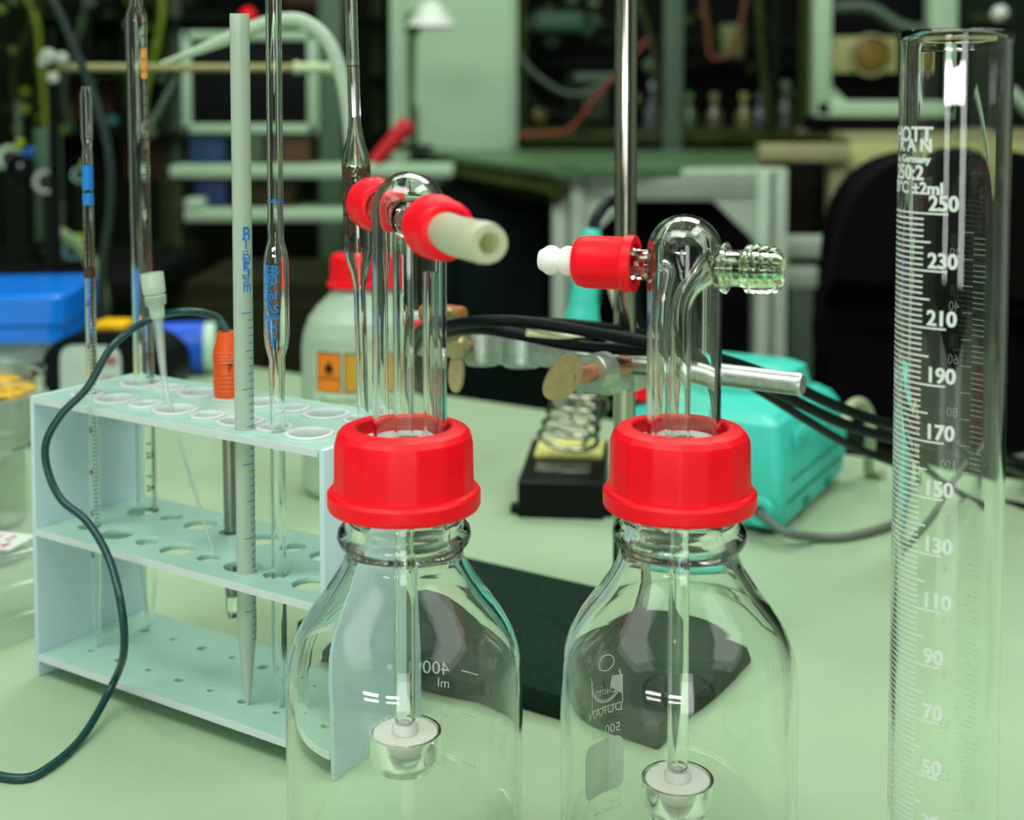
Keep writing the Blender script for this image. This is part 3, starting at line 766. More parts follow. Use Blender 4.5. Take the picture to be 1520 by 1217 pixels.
# body: x along the long side, y across to the left
bm = bmesh.new()
def loft(bm, secs):
    R_ = [[bm.verts.new(p) for p in s] for s in secs]; n = len(secs[0])
    for a, b in zip(R_, R_[1:]):
        for k in range(n): bm.faces.new((a[k], a[(k+1) % n], b[(k+1) % n], b[k]))
    bm.faces.new(R_[0][::-1]); bm.faces.new(R_[-1])
    bmesh.ops.recalc_face_normals(bm, faces=bm.faces[:]); return bm
def rrect(x0, y0, x1, y1, z, rc=.008, n=5):
    o = []
    for cx, cy, q in ((x1-rc, y1-rc, 0), (x0+rc, y1-rc, PI/2), (x0+rc, y0+rc, PI), (x1-rc, y0+rc, 3*PI/2)):
        for k in range(n+1): o.append((cx+rc*math.cos(q+PI/2*k/n), cy+rc*math.sin(q+PI/2*k/n), z))
    return o
zt0 = .083
loft(bm, [rrect(.004, .003, LS-.02, WS-.003, .004), rrect(0, 0, LS-.006, WS, .012), rrect(0, 0, LS+.004, WS, .03), rrect(.002, .001, LS+.006, WS-.001, .045), rrect(.006, .004, LS-.006, WS-.004, .066), rrect(.009, .007, LS-.016, WS-.007, .074), rrect(.016, .014, LS-.024, WS-.014, .079)])
link('housing', bm, TEAL, ss, 30)
bm = bmesh.new(); loft(bm, [rrect(.075, .018, LS-.03, WS-.018, .078), rrect(.08, .022, LS-.034, WS-.022, .096), rrect(.088, .03, LS-.042, WS-.03, .100)])
link('raised_top', bm, TEAL, ss, 30)
link('seam', box(BX((LS/2-.004, -.0003, .022), (LS-.03, .0014, .0018)), (LS/2, -.0001, .035), (LS-.04, .001, .0012)), TEALD, ss)
for x in (.055, .11): link('vent_slot', BX((x, -.0006, .012), (.012, .002, .006), .0006), TEALD, ss)
for k in range(6): link('vent_rib', BX((.03+k*.006, -.0002, .062-k*.0002), (.0022, .003, .014), .0006), TEAL, ss)
link('foot', BX((.03, WS/2, .002), (.03, WS*.8, .004), .001), BLACKP, ss); link('foot', BX((LS-.05, WS/2, .002), (.03, WS*.8, .004), .001), BLACKP, ss)
link('cable_socket', lathe([(.004, 0), (.0095, 0), (.0105, .003), (.009, .0065), (.0048, .0065), (.004, .003)], 36, axis_matrix((-.0005, .014, .018), (-1, 0, 0)), closed=True), TEAL, ss, 40)
link('socket_bore', lathe([(0, .001), (.0042, .001), (.0042, .004), (0, .004)], 24, axis_matrix((-.0005, .014, .018), (-1, 0, 0))), BLACKP, ss)
link('red_switch', box(BX((.02, WS-.01, .088), (.012, .018, .016), .002), (.02, WS-.01, .082), (.016, .022, .004), .001), RED, ss, 30)
q = ss.location + Vector((math.cos(ang), math.sin(ang), 0))*(-.006) + Vector((-math.sin(ang), math.cos(ang), 0))*.014
cable([Vector((q.x, q.y, .018)), PY(1165, 790, q.y-.02), PZ(1210, 797, .004), PZ(1260, 796, .003), PZ(1320, 780, .003), PZ(1370, 755, .003), PZ(1420, 715, .003), PZ(1470, 690, .003), PZ(1560, 670, .003)], .0030, GREYC, 'grey lead curling from the socket of the teal station over the bench')
cable([PY(1255, 628, .93), PY(1262, 604, .95), PY(1278, 598, .97), PY(1290, 615, .98), PY(1292, 650, .98), PZ(1290, 700, .004), PZ(1310, 705, .004)], .0042, mat('pale_cord', (150, 165, 130), .5), 'pale looped cord standing behind the teal station')

# soldering iron stand
q0 = PZ(768, 768, 0); q1 = PZ(896, 769, 0)
si = thing('iron_stand', 'black soldering iron rest with wire coil and yellow sponge tray', 'stand', q0, math.radians(-6))
WB = (q1-q0).length
bm = bmesh.new()
loft(bm, [rrect(0, 0, WB, .118, 0, .002, 2), rrect(0, 0, WB, .118, .025, .002, 2), rrect(.0015, .0015, WB-.0015, .1165, .0275, .002, 2)])
link('base', bm, BLACKP, si, 30)
link('side_tab', BX((-.002, .012, .0035), (.008, .012, .005), .001), BLACKP, si); link('side_tab', BX((WB+.002, .012, .0035), (.010, .012, .005), .001), BLACKP, si)
SPONGE = mat('yellow_sponge', (205, 205, 120), .9, var=.18, scale=150, bump=.5)
link('sponge', BX((WB*.53, .082, .0285), (WB*.84, .046, .005), .0015), SPONGE, si)
link('metal_tray', BX((WB*.5, .030, .0285), (WB*.66, .022, .0022), .0006), STEELD, si)
link('solder_blob', lathe([(0, 0), (.002, .0006), (.0024, .002), (.0014, .0044), (0, .005)], 16, Matrix.Translation((WB*.45, .024, .029))), CHROME, si)
# conical wire coil leaning back
ca = PY(842, 660, .975)-q0; cb2 = PY(868, 545, .965)-q0
Mi = Matrix.Rotation(math.radians(6), 3, 'Z')
ca = Mi @ ca; cb2 = Mi @ cb2
ax = (cb2-ca); LL = ax.length; Mx = axis_matrix(ca, ax)
turns = 6.5; pts = []
for k in range(int(turns*20)+1):
    a = 2*PI*k/20; f_ = k/(turns*20)
    rr_ = .0228-.009*f_
    pts.append(Mx @ Vector((rr_*math.cos(a), rr_*math.sin(a), LL*(f_*1.0))))
link('wire_coil', tube(pts, .0020, 8), CHROME, si, 60)
link('coil_post', tube([Vector((WB*.62, .07, .026)), Mi @ (PY(905, 600, .99)-q0), Mi @ (PY(880, 560, .98)-q0)], .0016, 8), CHROME, si)
# soldering iron in the coil
t0 = PY(846, 632, .955); t1 = PY(879, 340, .99)
so, L = axis_thing('soldering_iron', 'soldering iron with teal grip resting tip-down in the wire coil', 'soldering iron', t0, t1)
Lx = lambda py: (on_line(t0, t1, py)-t0).length
link('hot_tip', lathe([(0, 0), (.0015, .004), (.0026, .012), (.0026, Lx(520)), (0, Lx(520))], 20), CHROME, so, 40)
link('grip', lathe([(.004, Lx(476)-.006), (.0135, Lx(476)-.004), (.0135, Lx(474)), (.0118, Lx(462)), (.0112, Lx(430)), (.0100, Lx(400)), (.0086, Lx(370)), (.0080, Lx(350)), (.0066, Lx(341)), (0, Lx(339))], 32), TEAL, so, 40)
link('grip_flat', BX((-.0105, -.001, Lx(436)), (.002, .007, .018), .001), TEALD, so)
link('front_collar', lathe([(.0026, Lx(515)), (.0075, Lx(505)), (.0125, Lx(486)), (.0125, Lx(476)-.002), (0, Lx(476)-.002)], 28), BLACKP, so, 40)
cable([PY(880, 342, .99), PY(886, 322, 1.0), PY(905, 300, 1.02), PY(925, 310, 1.04), PY(938, 370, 1.05), PY(945, 450, 1.05), PY(960, 520, 1.04)], .0042, BLACKR, 'stout black cord bending out of the teal soldering iron grip')
# pale sheets / holder wedge beside the iron
hr = link('paper_label', prism([(0, 0), (.012, 0), (.032, -.062), (.020, -.066)], .002, Matrix.Translation(PY(893, 395, 1.03)) @ Matrix.Rotation(PI/2, 4, 'X')), mat('cream_paper', (215, 210, 185), .7), None, 0)
tag(hr, 'cream strip leaning behind the teal soldering iron', 'strip')
ps = link('pipette_tip', tube([PY(740, 487, .70), PY(800, 489, .70), PY(862, 486, .70)], [.0006, .0012, .0026], 14), mat('cream_plastic', (214, 220, 180), .5), None, 50)
tag(ps, 'cream pointed strip lying on top of the black cables', 'strip')
ps = link('pipette_tip', tube([PY(782, 493, .655), PY(830, 499, .66), PY(870, 500, .668)], [.0022, .0016, .0004], 14), MATS['cream_plastic'], None, 50)
tag(ps, 'cream pointed strip caught between the black cables', 'strip')

# ------------------------------------------------------------------ wash bottle with red cap and long spout
WBx = PY(532, 500, 1.0).x
wb = thing('wash_bottle', 'translucent plastic bottle with red cap, flame hazard label and long curved spout', 'bottle', (WBx, 1.0, 0))
HDPE = translucent('milky_plastic', (204, 230, 204), .4, .3, .06)
zz = lambda py: PY(532, py, 1.0).z
rb = .0435
link('bottle_body', lathe([(0, .001), (rb*.9, 0), (rb*.97, .002), (rb, .006), (rb, .022), (rb*.985, .024), (rb, .026), (rb, .034), (rb*.985, .036), (rb, .038), (rb, zz(512)), (rb*.97, zz(492)), (rb*.88, zz(470)), (rb*.72, zz(452)), (rb*.55, zz(438)), (rb*.44, zz(428)), (rb*.42, zz(412)), (rb*.40, zz(412)), (rb*.5, zz(440)), (rb*.95, zz(512)), (rb*.95, .004), (0, .003)], 64), HDPE, wb, 40)
capz0, capz1 = zz(424), zz(377)
def rf2(r, a, i): return r*(1+.015*math.cos(30*a)) if 3 <= i <= 4 else r
link('screw_cap', lathe([(0, capz0), (.0235, capz0), (.0238, capz0+.003), (.0212, capz0+.0045), (.0205, capz1-.002), (.019, capz1), (0, capz1)], 120, rfun=rf2), RED, wb, 30)
pts = [(531, 380), (527, 300), (521, 200), (509, 120), (487, 62), (452, 33), (415, 30), (380, 40), (335, 58), (285, 78), (238, 94)]
P3 = [PY(x, y, 1.0)-Vector((WBx, 1.0, 0)) for x, y in pts]
sp = smoothpath(P3, 8); n = len(sp)
def rad(i):
    f_ = i/(n-1)
    return .0056*(1 if f_ < .78 else 1-.78*(f_-.78)/.22)
link('spout', tube(sp, [rad(i) for i in range(n)], 20, inner=[rad(i)*.55 for i in range(n)]), FROST if False else translucent('milky_tube', (206, 230, 204), .45, .3), wb, 60)
# hazard label on the curved wall
bm = bmesh.new(); a_l = -math.pi/2 - math.asin((532-498)/87); Rl = rb+.0003
zc_ = zz(537)
WB0 = math.atan2(-1.0, -WBx)
def lab(px0, px1, py0, py1, m, nm, off=0):
    b = bmesh.new(); rpx = rb/1.0*F/1.0
    a0_ = -PI/2+math.asin(max(-.99, min(.99, (px0-532)/rpx))); a1_ = -PI/2+math.asin(max(-.99, min(.99, (px1-532)/rpx)))
    zA, zB_ = zz(py1), zz(py0); band(b, Rl+off, a0_, a1_, (zA+zB_)/2, zB_-zA, n=8); return link(nm, b, m, wb, 0)
LABO = mat('label_orange', (230, 130, 20), .55); LABW = mat('label_white', (190, 210, 180), .6)
lab(476, 590, 505, 585, mat('pale_label', (186, 208, 176), .6), 'paper_label')
lab(480, 517, 508, 565, DPRINT, 'label_border', .0002); lab(482, 515.5, 510, 545, LABO, 'hazard_square', .0004); lab(482, 515.5, 547, 564, LABO, 'hazard_caption', .0004)
lab(521, 552, 508, 565, DPRINT, 'label_border', .0002); lab(523, 550, 510, 563, mat('label_ochre', (200, 150, 30), .55), 'hazard_square', .0004)
flame = [(0, 0), (.0022, .0002), (.0036, .0016), (.0038, .0036), (.0028, .0052), (.0026, .0042), (.0018, .0058), (.0012, .0082), (.0002, .0098), (.0002, .0078), (-.001, .0062), (-.0016, .005), (-.0022, .0058), (-.0034, .0042), (-.0036, .002), (-.0024, .0004)]
b = bmesh.new(); a_f = -PI/2+math.asin((499-532)/(rb*F)); w_ = wrap(Rl+.0007, a_f, zz(537))
vs = [b.verts.new(w_(Vector((x, y, 0)))) for x, y in flame]
for tr in tessellate_polygon([[Vector((x, y, 0)) for x, y in flame]]): b.faces.new([vs[i] for i in tr])
band(b, Rl+.0006, a_f-.09, a_f+.09, zz(540), .0009)
link('flame_symbol', b, DPRINT, wb, 0)
b = bmesh.new()
add_bm(b, text_bm('Ethanol 96%', .0062), wrap(Rl+.0004, a_l-.2, zz(580))); add_bm(b, text_bm('Leicht entz.', .005), wrap(Rl+.0004, a_l-.2, zz(592)))
link('label_text', b, mat('faded_print', (120, 140, 112), .7), wb, 0)

# ------------------------------------------------------------------ things at the left end of the bench
# petri dishes
def petri(c, r, label, zb=0.0, h=.014, text=False):
    t = thing('petri_dish', label, 'dish', (c.x, c.y, zb), 0, None)
    link('dish_bottom', lathe([(0, 0), (r-.0015, 0), (r-.001, .0006), (r-.001, h), (r-.0025, h), (r-.0025, .0015), (0, .0015)], 72), DISHP, t, 40)
    link('dish_lid', lathe([(0, h+.003), (r+.001, h+.003), (r+.002, h+.0022), (r+.002, .004), (r+.0005, .004), (r+.0005, h+.0012), (0, h+.0012)], 72), DISHP, t, 40)
    return t
pc = Vector((-.305, .735, 0))
petri(pc, .045, 'lowest clear petri dish of the stack at the left edge', 0)
petri(pc, .045, 'middle clear petri dish of the stack at the left edge', .0175)
t3 = petri(pc, .045, 'topmost petri dish of the stack, bearing a white label with red writing', .035)
link('paper_label', BX((.016, -.012, .0176), (.036, .026, .0005), 0, -.25), WPRINT, t3)
link('front_label', BX((.0155, -.0478, .008), (.018, .0006, .010), 0, 0), WPRINT, t3)
b = bmesh.new()
RTXT = mat('red_ink', (190, 40, 20), .6)
for s, y in (('HCl 2', .002), ('KM-14', -.009)):
    add_bm(b, text_bm(s, .011), lambda p, y=y: Matrix.Rotation(-.25, 4, 'Z') @ Vector((p.x+.001, p.y+y-.009, .0180)))
link('red_writing', b, RTXT, t3, 0)
# beaker of golden granules
def beaker(c, r, h, label, zb=0, fill=None):
    t = thing('glass_beaker', label, 'beaker', (c.x, c.y, zb))
    link('glass_wall', lathe([(0, 0), (r-.004, 0), (r, .004), (r, h-.003), (r+.0025, h), (r+.0012, h+.0006), (r-.0016, h-.003), (r-.0016, .005), (r-.005, .0018), (0, .0018)], 56), GLASS, t, 50)
    return t
gb = beaker(Vector((-.383, .93, 0)), .046, .104, 'glass beaker filled with golden granules at the left edge')
GOLD = mat('golden_granules', (190, 150, 30), .8, var=.7, scale=160, bump=1)
link('paper_liner', lathe([(.041, .004), (.0435, .004), (.0435, .090), (.041, .090)], 56, closed=True), mat('pale_liner', (175, 190, 172), .7, var=.1), gb, 40)
b = lathe([(0, .004), (.0405, .004), (.0405, .092), (.03, .097), (.015, .099), (0, .0995)], 40)
for v in b.verts: v.co += Vector((random.uniform(-1, 1), random.uniform(-1, 1), random.uniform(-1, 1)))*(.0015 if v.co.z > .1 else 0)
g_ = link('granules', b, GOLD, gb, 30); g_['kind'] = 'stuff'
beaker(Vector((-.345, .845, 0)), .030, .075, 'small empty glass beaker standing behind the petri dishes')
# drum-like instrument with black end rings
ic = PZ(178, 600, 0)
it = thing('handheld_meter', 'black round-ended meter with pale face and yellow strip, behind the rack', 'meter', (ic.x, ic.y, 0), math.radians(-5))
W2 = PW(200, ic.y); hh = PW(118, ic.y)
def oval(w, h, n=40, e=2.6, dx=0, dz=0):
    return [(dx+w/2*math.copysign(abs(math.cos(2*PI*k/n))**(2/e), math.cos(2*PI*k/n)), dz+h/2*math.copysign(abs(math.sin(2*PI*k/n))**(2/e), math.sin(2*PI*k/n))) for k in range(n)]
Mu = Matrix.Translation((0, .02, hh/2)) @ Matrix.Rotation(PI/2, 4, 'X')
link('shell', prism(oval(W2, hh, 48, 2.4), .05, Mu), BLACKR, it, 40)
link('face_plate', prism(oval(W2*.46, hh*.76, 40, 5, -W2*.12), .003, Matrix.Translation((0, -.0295, hh/2-.004)) @ Matrix.Rotation(PI/2, 4, 'X')), mat('pale_grey_face', (180, 195, 185), .5), it, 40)
link('yellow_strip', BX((-.004, .0, hh+.002), (W2*.24, .03, .008), .002), mat('yellow_plastic', (240, 190, 10), .4), it)
for k, z in enumerate((.050, .030, .014)): link('red_mark', BX((.004, -.0330, z), (.012, .001, .008), .0003), mat('red_brown_mark', (165, 90, 80), .6), it)
# blue canister lying behind it
bc_ = PZ(300, 556, 0)
r_ = PW(78, bc_.y)/2
cn = thing('blue_canister', 'blue canister with white end band lying beyond the meter', 'canister', (bc_.x, bc_.y, 0), 0)
link('can_body', lathe([(0, 0), (r_*.95, 0), (r_, .003), (r_, .068), (r_*.9, .072), (0, .072)], 48, axis_matrix((-.07, 0, r_), (1, .15, 0))), mat('blue_plastic', (0, 84, 205), .4), cn, 40)
link('end_band', lathe([(0, .072), (r_*.96, .072), (r_*.96, .083), (0, .083)], 48, axis_matrix((-.07, 0, r_), (1, .15, 0))), mat('pale_band', (180, 215, 190), .5), cn, 40)
# black block beyond the bench middle-left
# storage tub with blue lid
tc_ = PZ(60, 585, 0)
tb = thing('storage_tub', 'clear plastic tub with bright blue lid at the left edge', 'tub', (PY(-30, 500, 1.42).x, 1.42, 0), math.radians(6))
zl0, zl1 = PY(50, 487, 1.42).z, PY(50, 425, 1.42).z
bm = bmesh.new(); loft(bm, [rrect(-.09, -.06, .09, .08, .001, .012), rrect(-.1, -.07, .1, .09, zl0, .014), rrect(-.097, -.067, .097, .087, zl0, .014), rrect(-.087, -.057, .087, .077, .003, .012)])
link('tub_body', bm, CLEARP, tb, 30)
bm = bmesh.new(); loft(bm, [rrect(-.104, -.074, .104, .094, zl0-.004, .016), rrect(-.104, -.074, .104, .094, zl0+.012, .016), rrect(-.108, -.078, .108, .098, zl0+.016, .016), rrect(-.108, -.078, .108, .098, zl1-.003, .016), rrect(-.104, -.074, .104, .094, zl1, .014)])
link('blue_lid', bm, mat('bright_blue_plastic', (0, 118, 225), .3), tb, 30)
bm = bmesh.new(); loft(bm, [rrect(-.07, -.05, .05, .05, .004, .006), rrect(-.07, -.05, .05, .05, zl0*.6, .006)])
link('pale_contents', bm, mat('pale_contents', (200, 215, 190), .7, var=.2, scale=40), tb, 30)
tp = link('plastic_tray', BX((-.62, 1.38+.05, PY(20, 412, 1.42).z+.0), (.001, .001, .001)), CLEARP)
bpy.data.objects.remove(tp)

# ------------------------------------------------------------------ the laboratory behind the bench
def pbox(x0, y0, x1, y1, Y, dep=.04, bev=.002, org=None, bm=None):
    """box whose front face, at distance Y, covers picture rectangle x0..x1, y0..y1"""
    a = PY(x0, y0, Y); b = PY(x1, y1, Y); o = Vector(org) if org is not None else Vector((0, 0, 0))
    return box(bm or bmesh.new(), ((a.x+b.x)/2-o.x, Y+dep/2-o.y, (a.z+b.z)/2-o.z), (abs(b.x-a.x), dep, abs(a.z-b.z)), bev)
PALEG = mat('pale_green_enamel', (160, 192, 160), .5, var=.04, scale=6)
PROFILE = mat('aluminium_profile', (170, 192, 168), .45, .15, var=.06)
DARKG = mat('dark_green_metal', (18, 32, 20), .6, var=.3, scale=12)
OLIVE = mat('olive_metal', (48, 58, 26), .6, var=.25, scale=14)
GREYG = mat('grey_green_metal', (62, 86, 64), .5, var=.15, scale=10)
BEIGE = mat('beige_board', (150, 150, 105), .6, var=.08)
CREAMY = mat('pale_yellow_board', (172, 178, 112), .6, var=.06)
NEARB = mat('near_black', (7, 10, 8), .7, var=.3)
DTABLE = mat('dark_green_table', (76, 108, 74), .4, var=.1, scale=6)

# profile table in the middle
TZ = PY(900, 250, 2.1).z
tbl = thing('workshop_table', 'green-topped table on aluminium profile legs, behind the steel rod', 'table', (PY(990, 300, 2.1).x, 2.1, FLOORZ))
o_ = tbl.location
link('table_top', prism([(p.x-o_.x, p.y-o_.y) for p in (PZ(820, 252, TZ), PZ(1130, 248, TZ), PZ(1124, 222, TZ), PZ(606, 222, TZ))], -.012, Matrix.Translation((0, 0, TZ-o_.z))), DTABLE, tbl, 0)
link('front_beam', pbox(870, 250, 1125, 298, 2.11, .045, .003, o_), PROFILE, tbl)
for y in (262, 275, 288): link('beam_groove', pbox(872, y, 1123, y+2, 2.108, .004, 0, o_), GREYG, tbl)
a = PY(820, 250, 2.1); fz = FLOORZ
for x0, x1 in ((820, 868), (1124, 1170)):
    A1 = PY(x0, 250, 2.1); B1 = PY(x1, 250, 2.1)
    link('leg', BX(((A1.x+B1.x)/2-o_.x, .025, (A1.z+FLOORZ)/2-o_.z), (B1.x-A1.x, .05, A1.z-FLOORZ), .003), PROFILE, tbl)
    link('leg_groove', BX(((A1.x+B1.x)/2-o_.x, -.0005, (A1.z+FLOORZ)/2-o_.z), (.006, .003, A1.z-FLOORZ-.01)), GREYG, tbl)
for sx, px in ((1, 869), (-1, 1124)):
    P0 = PY(px, 298, 2.11); 
    link('corner_brace', prism([(0, 0), (sx*.07, 0), (sx*.056, -.014), (sx*.012, -.056), (0, -.07)], .03, Matrix.Translation((P0.x-o_.x, .04, P0.z-o_.z)) @ Matrix.Rotation(PI/2, 4, 'X')), PROFILE, tbl, 0)
# side rail going back along the left edge
e0_, e1_ = PZ(820, 252, TZ), PZ(604, 222, TZ)
link('side_beam', tube([e0_-Vector(o_)+Vector((.01, .01, -.035)), e1_-Vector(o_)+Vector((.01, 0, -.035))], .022, 4), OLIVE, tbl, 0)
fr_ = thing('profile_frame', 'short aluminium profile frame to the right of the green-topped table', 'frame', (PY(1200, 370, 2.2).x, 2.2, FLOORZ))
o_ = fr_.location
link('upper_rail', pbox(1166, 352, 1232, 384, 2.2, .04, .003, o_), PROFILE, fr_)
link('lower_rail', pbox(1166, 396, 1214, 428, 2.2, .04, .003, o_), PROFILE, fr_)
A1 = PY(1190, 428, 2.2); link('leg', BX((A1.x-o_.x-.0, .02, (A1.z+FLOORZ)/2-o_.z), (.04, .04, A1.z-FLOORZ), .003), GREYG, fr_)
A1 = PY(1172, 352, 2.2); link('leg', BX((A1.x-o_.x, .05, (A1.z+FLOORZ)/2-o_.z), (.02, .04, A1.z-FLOORZ), .003), PROFILE, fr_)
# beige bench at right
bb = thing('beige_bench', 'beige bench with pale yellow side panel, behind the black chair', 'bench', (PY(1300, 250, 2.5).x, 2.5, FLOORZ))
o_ = bb.location
link('rail', pbox(1130, 214, 1262, 240, 2.45, .05, .003, o_), BEIGE, bb)
link('bench_top', pbox(1256, 198, 1700, 210, 2.5, .45, .003, o_), BEIGE, bb)
link('side_panel', pbox(1262, 208, 1700, 300, 2.5, .03, .003, o_), CREAMY, bb)
A1 = PY(1248, 240, 2.46); link('leg', BX((A1.x-o_.x, 0, (A1.z+FLOORZ)/2-o_.z), (.03, .04, A1.z-FLOORZ), .003), BEIGE, bb)
A1 = PY(1275, 300, 2.5); link('leg', BX((A1.x-o_.x+.3, .03, (A1.z+FLOORZ)/2-o_.z), (.7, .03, A1.z-FLOORZ), .003), OLIVE, bb)
# cabinet
cbt = thing('metal_cabinet', 'tall pale green metal cabinet standing behind the lamp', 'cabinet', (PY(672, 100, 3.1).x, 3.1, FLOORZ))
o_ = cbt.location
a = PY(577, -260, 3.1); b = PY(768, 219, 3.1)
link('body', BX(((a.x+b.x)/2-o_.x, .25, (a.z+FLOORZ)/2-o_.z), (b.x-a.x, .5, a.z-FLOORZ), .004), PALEG, cbt)
link('door', BX(((a.x+b.x)/2-o_.x+.012, -.008, (a.z+FLOORZ)/2-o_.z), (b.x-a.x-.05, .016, a.z-FLOORZ-.04), .004), PALEG, cbt)
link('handle', BX((a.x-o_.x+.06, -.024, .98), (.012, .014, .12), .004), GREYG, cbt)
# lamp in front of the cabinet
lp = thing('desk_lamp', 'small lamp with white shade in front of the pale green cabinet', 'lamp', (PY(612, 220, 2.8).x, 2.8, PY(612, 222, 2.8).z))
o_ = lp.location
def rel_(px, py, y): return PY(px, py, y)-Vector(o_)
WLAMP = mat('white_lamp_shade', (215, 228, 215), .4)
link('shade', lathe([(.010, .055), (.022, .050), (.042, .018), (.056, 0), (.053, 0), (.04, .018), (.02, .046), (.010, .051)], 40, Matrix.Translation(rel_(640, 40, 2.8)), closed=True), WLAMP, lp, 40)
link('arm', tube([rel_(640, 8, 2.8), rel_(618, 20, 2.8), rel_(611, 60, 2.8), rel_(610, 215, 2.8)], [.006, .010, .009, .005], 12), GREYG, lp, 40)
link('joint', lathe([(0, -.022), (.014, -.015), (.018, 0), (.012, .03), (0, .036)], 20, Matrix.Translation(rel_(613, 40, 2.8))), mat('green_joint', (60, 120, 50), .5), lp, 40)
link('base', lathe([(0, 0), (.045, 0), (.045, .008), (.006, .014), (0, .014)], 32), DARKG, lp, 40)
# monitor on the trolley
mo = thing('monitor', 'dark screen in a pale green frame on the trolley at left', 'monitor', (PY(370, 200, 2.5).x, 2.5, PY(370, 246, 2.5).z))
o_ = mo.location
bm = pbox(270, 46, 470, 60, 2.5, .03, .003, o_)
pbox(270, 184, 470, 198, 2.5, .03, .003, o_, bm); pbox(268, 46, 284, 198, 2.5, .032, .003, o_, bm); pbox(455, 46, 471, 198, 2.5, .032, .003, o_, bm)
link('frame', bm, PALEG, mo); link('screen', pbox(282, 58, 457, 186, 2.508, .02, .001, o_), mat('dark_screen', (9, 14, 12), .6, var=.1), mo)
link('stand', pbox(350, 196, 390, 246, 2.51, .03, .003, o_), GREYG, mo)
tr = thing('trolley', 'pale green lab trolley with two shelves under the monitor', 'trolley', (PY(400, 250, 2.45).x, 2.45, FLOORZ))
o_ = tr.location
link('shelf', pbox(250, 246, 672, 265, 2.45, .14, .006, o_), PALEG, tr)
link('shelf', pbox(272, 311, 520, 330, 2.42, .18, .006, o_), PALEG, tr)
link('shelf_lip', pbox(272, 295, 300, 312, 2.42, .05, .006, o_), PALEG, tr)
for px in (264, 640):
    A1 = PY(px, 265, 2.47); link('leg', BX((A1.x-o_.x, .02, (A1.z+FLOORZ)/2-o_.z), (.018, .02, A1.z-FLOORZ), .003), OLIVE, tr)
# boxes on the trolley
TS1 = PY(0, 246, 2.45).z; TS2 = PY(0, 311, 2.42).z
for (x0, x1, Y, z0_, h_, c, lab_) in ((296, 342, 2.5, TS2, .052, (10, 40, 84), 'dark blue box on the lower trolley shelf'), (350, 440, 2.5, TS2, .048, (46, 40, 20), 'dark brown carton on the lower trolley shelf'),
                                     (398, 462, 2.55, TS1, .052, (70, 44, 20), 'rust brown box on the upper trolley shelf behind the tall pipettes'), (288, 340, 2.55, TS1, .054, (10, 50, 90), 'dark blue box on the upper trolley shelf')):
    o = thing('storage_box', lab_, 'box', (PY((x0+x1)/2, 300, Y).x, Y, z0_)); w_ = PW(x1-x0, Y)
    m_ = mat('box_'+str(c[0])+'_'+str(c[2]), c, .6, var=.2)
    link('body', BX((0, 0, h_*.4), (w_, .07, h_*.8), .003), m_, o); link('lid', BX((0, 0, h_*.9), (w_+.006, .076, h_*.2), .003), m_, o)
# upright column behind the trolley
co = link('support_column', BX((PY(492, 100, 3.2).x, 3.2, .7), (PW(34, 3.2), .06, 2.9), .004), mat('grey_green_column', (82, 112, 84), .5), None)
tag(co, 'grey green upright column between the monitor and the cabinet', 'column')
# instruments rack top-left region above the monitor
rk = thing('equipment_rack', 'dark equipment rack full of olive panels behind the monitor', 'rack', (PY(250, 0, 3.6).x, 3.6, FLOORZ))
o_ = rk.location
for px in (60, 245, 262, 560): 
    A1 = PY(px, 0, 3.6); link('upright', BX((A1.x-o_.x, 0, 1.3), (.03, .05, 2.6), .003), OLIVE if px != 262 else GREYG, rk)
random.seed(3)
for k in range(16):
    x0 = 60+ (k % 4)*118; y0 = -60+(k//4)*85
    m_ = [DARKG, OLIVE, NEARB, mat('rust_panel', (74, 42, 18), .6, var=.3), DARKG][k % 5]
    link('panel', pbox(x0+6, y0+8, x0+108, y0+70, 3.62+.02*(k % 3), .05, .004, o_), m_, rk)
for y in (25, 110, 195): link('shelf', pbox(20, y, 580, y+6, 3.5, .2, .002, o_), DARKG, rk)
LIME = mat('lime_knob', (120, 150, 30), .5); TEALK = mat('teal_knob', (30, 110, 110), .5); PALEK = mat('pale_green_knob', (130, 160, 120), .4)
random.seed(21)
for k in range(46):  # added knobs: blurred yellow-green highlights put into their colours
    px, py = random.uniform(-5, 250 if k < 34 else 560), random.uniform(-5, 200)
    p_ = PY(px, py, 3.46)-Vector(o_); q = random.uniform(.006, .016)
    link('highlight_knob', lathe([(0, -.02), (q*.7, -.02), (q, -.004), (q*.8, q*.5), (0, q*.6)], 14, axis_matrix(p_, (random.uniform(-.5, .5), -1, random.uniform(-.3, .6)))), [LIME, PALEK, OLIVE, TEALK, GREYG, LIME, NEARB][k % 7], rk, 50)
for k, (x0, x1, m_) in enumerate(((5, 60, LIME), (40, 20, OLIVE), (120, 95, GREYG), (170, 190, OLIVE), (230, 215, LIME), (90, 130, DARKG))):
    link('hanging_lead', tube(smoothpath([PY(x0, -60, 3.42)-Vector(o_), PY((x0+x1)/2+18, 20, 3.4)-Vector(o_), PY(x1, 90+15*k, 3.42)-Vector(o_), PY(x1+10, 195, 3.45)-Vector(o_)], 6), .008, 8), m_, rk, 60)
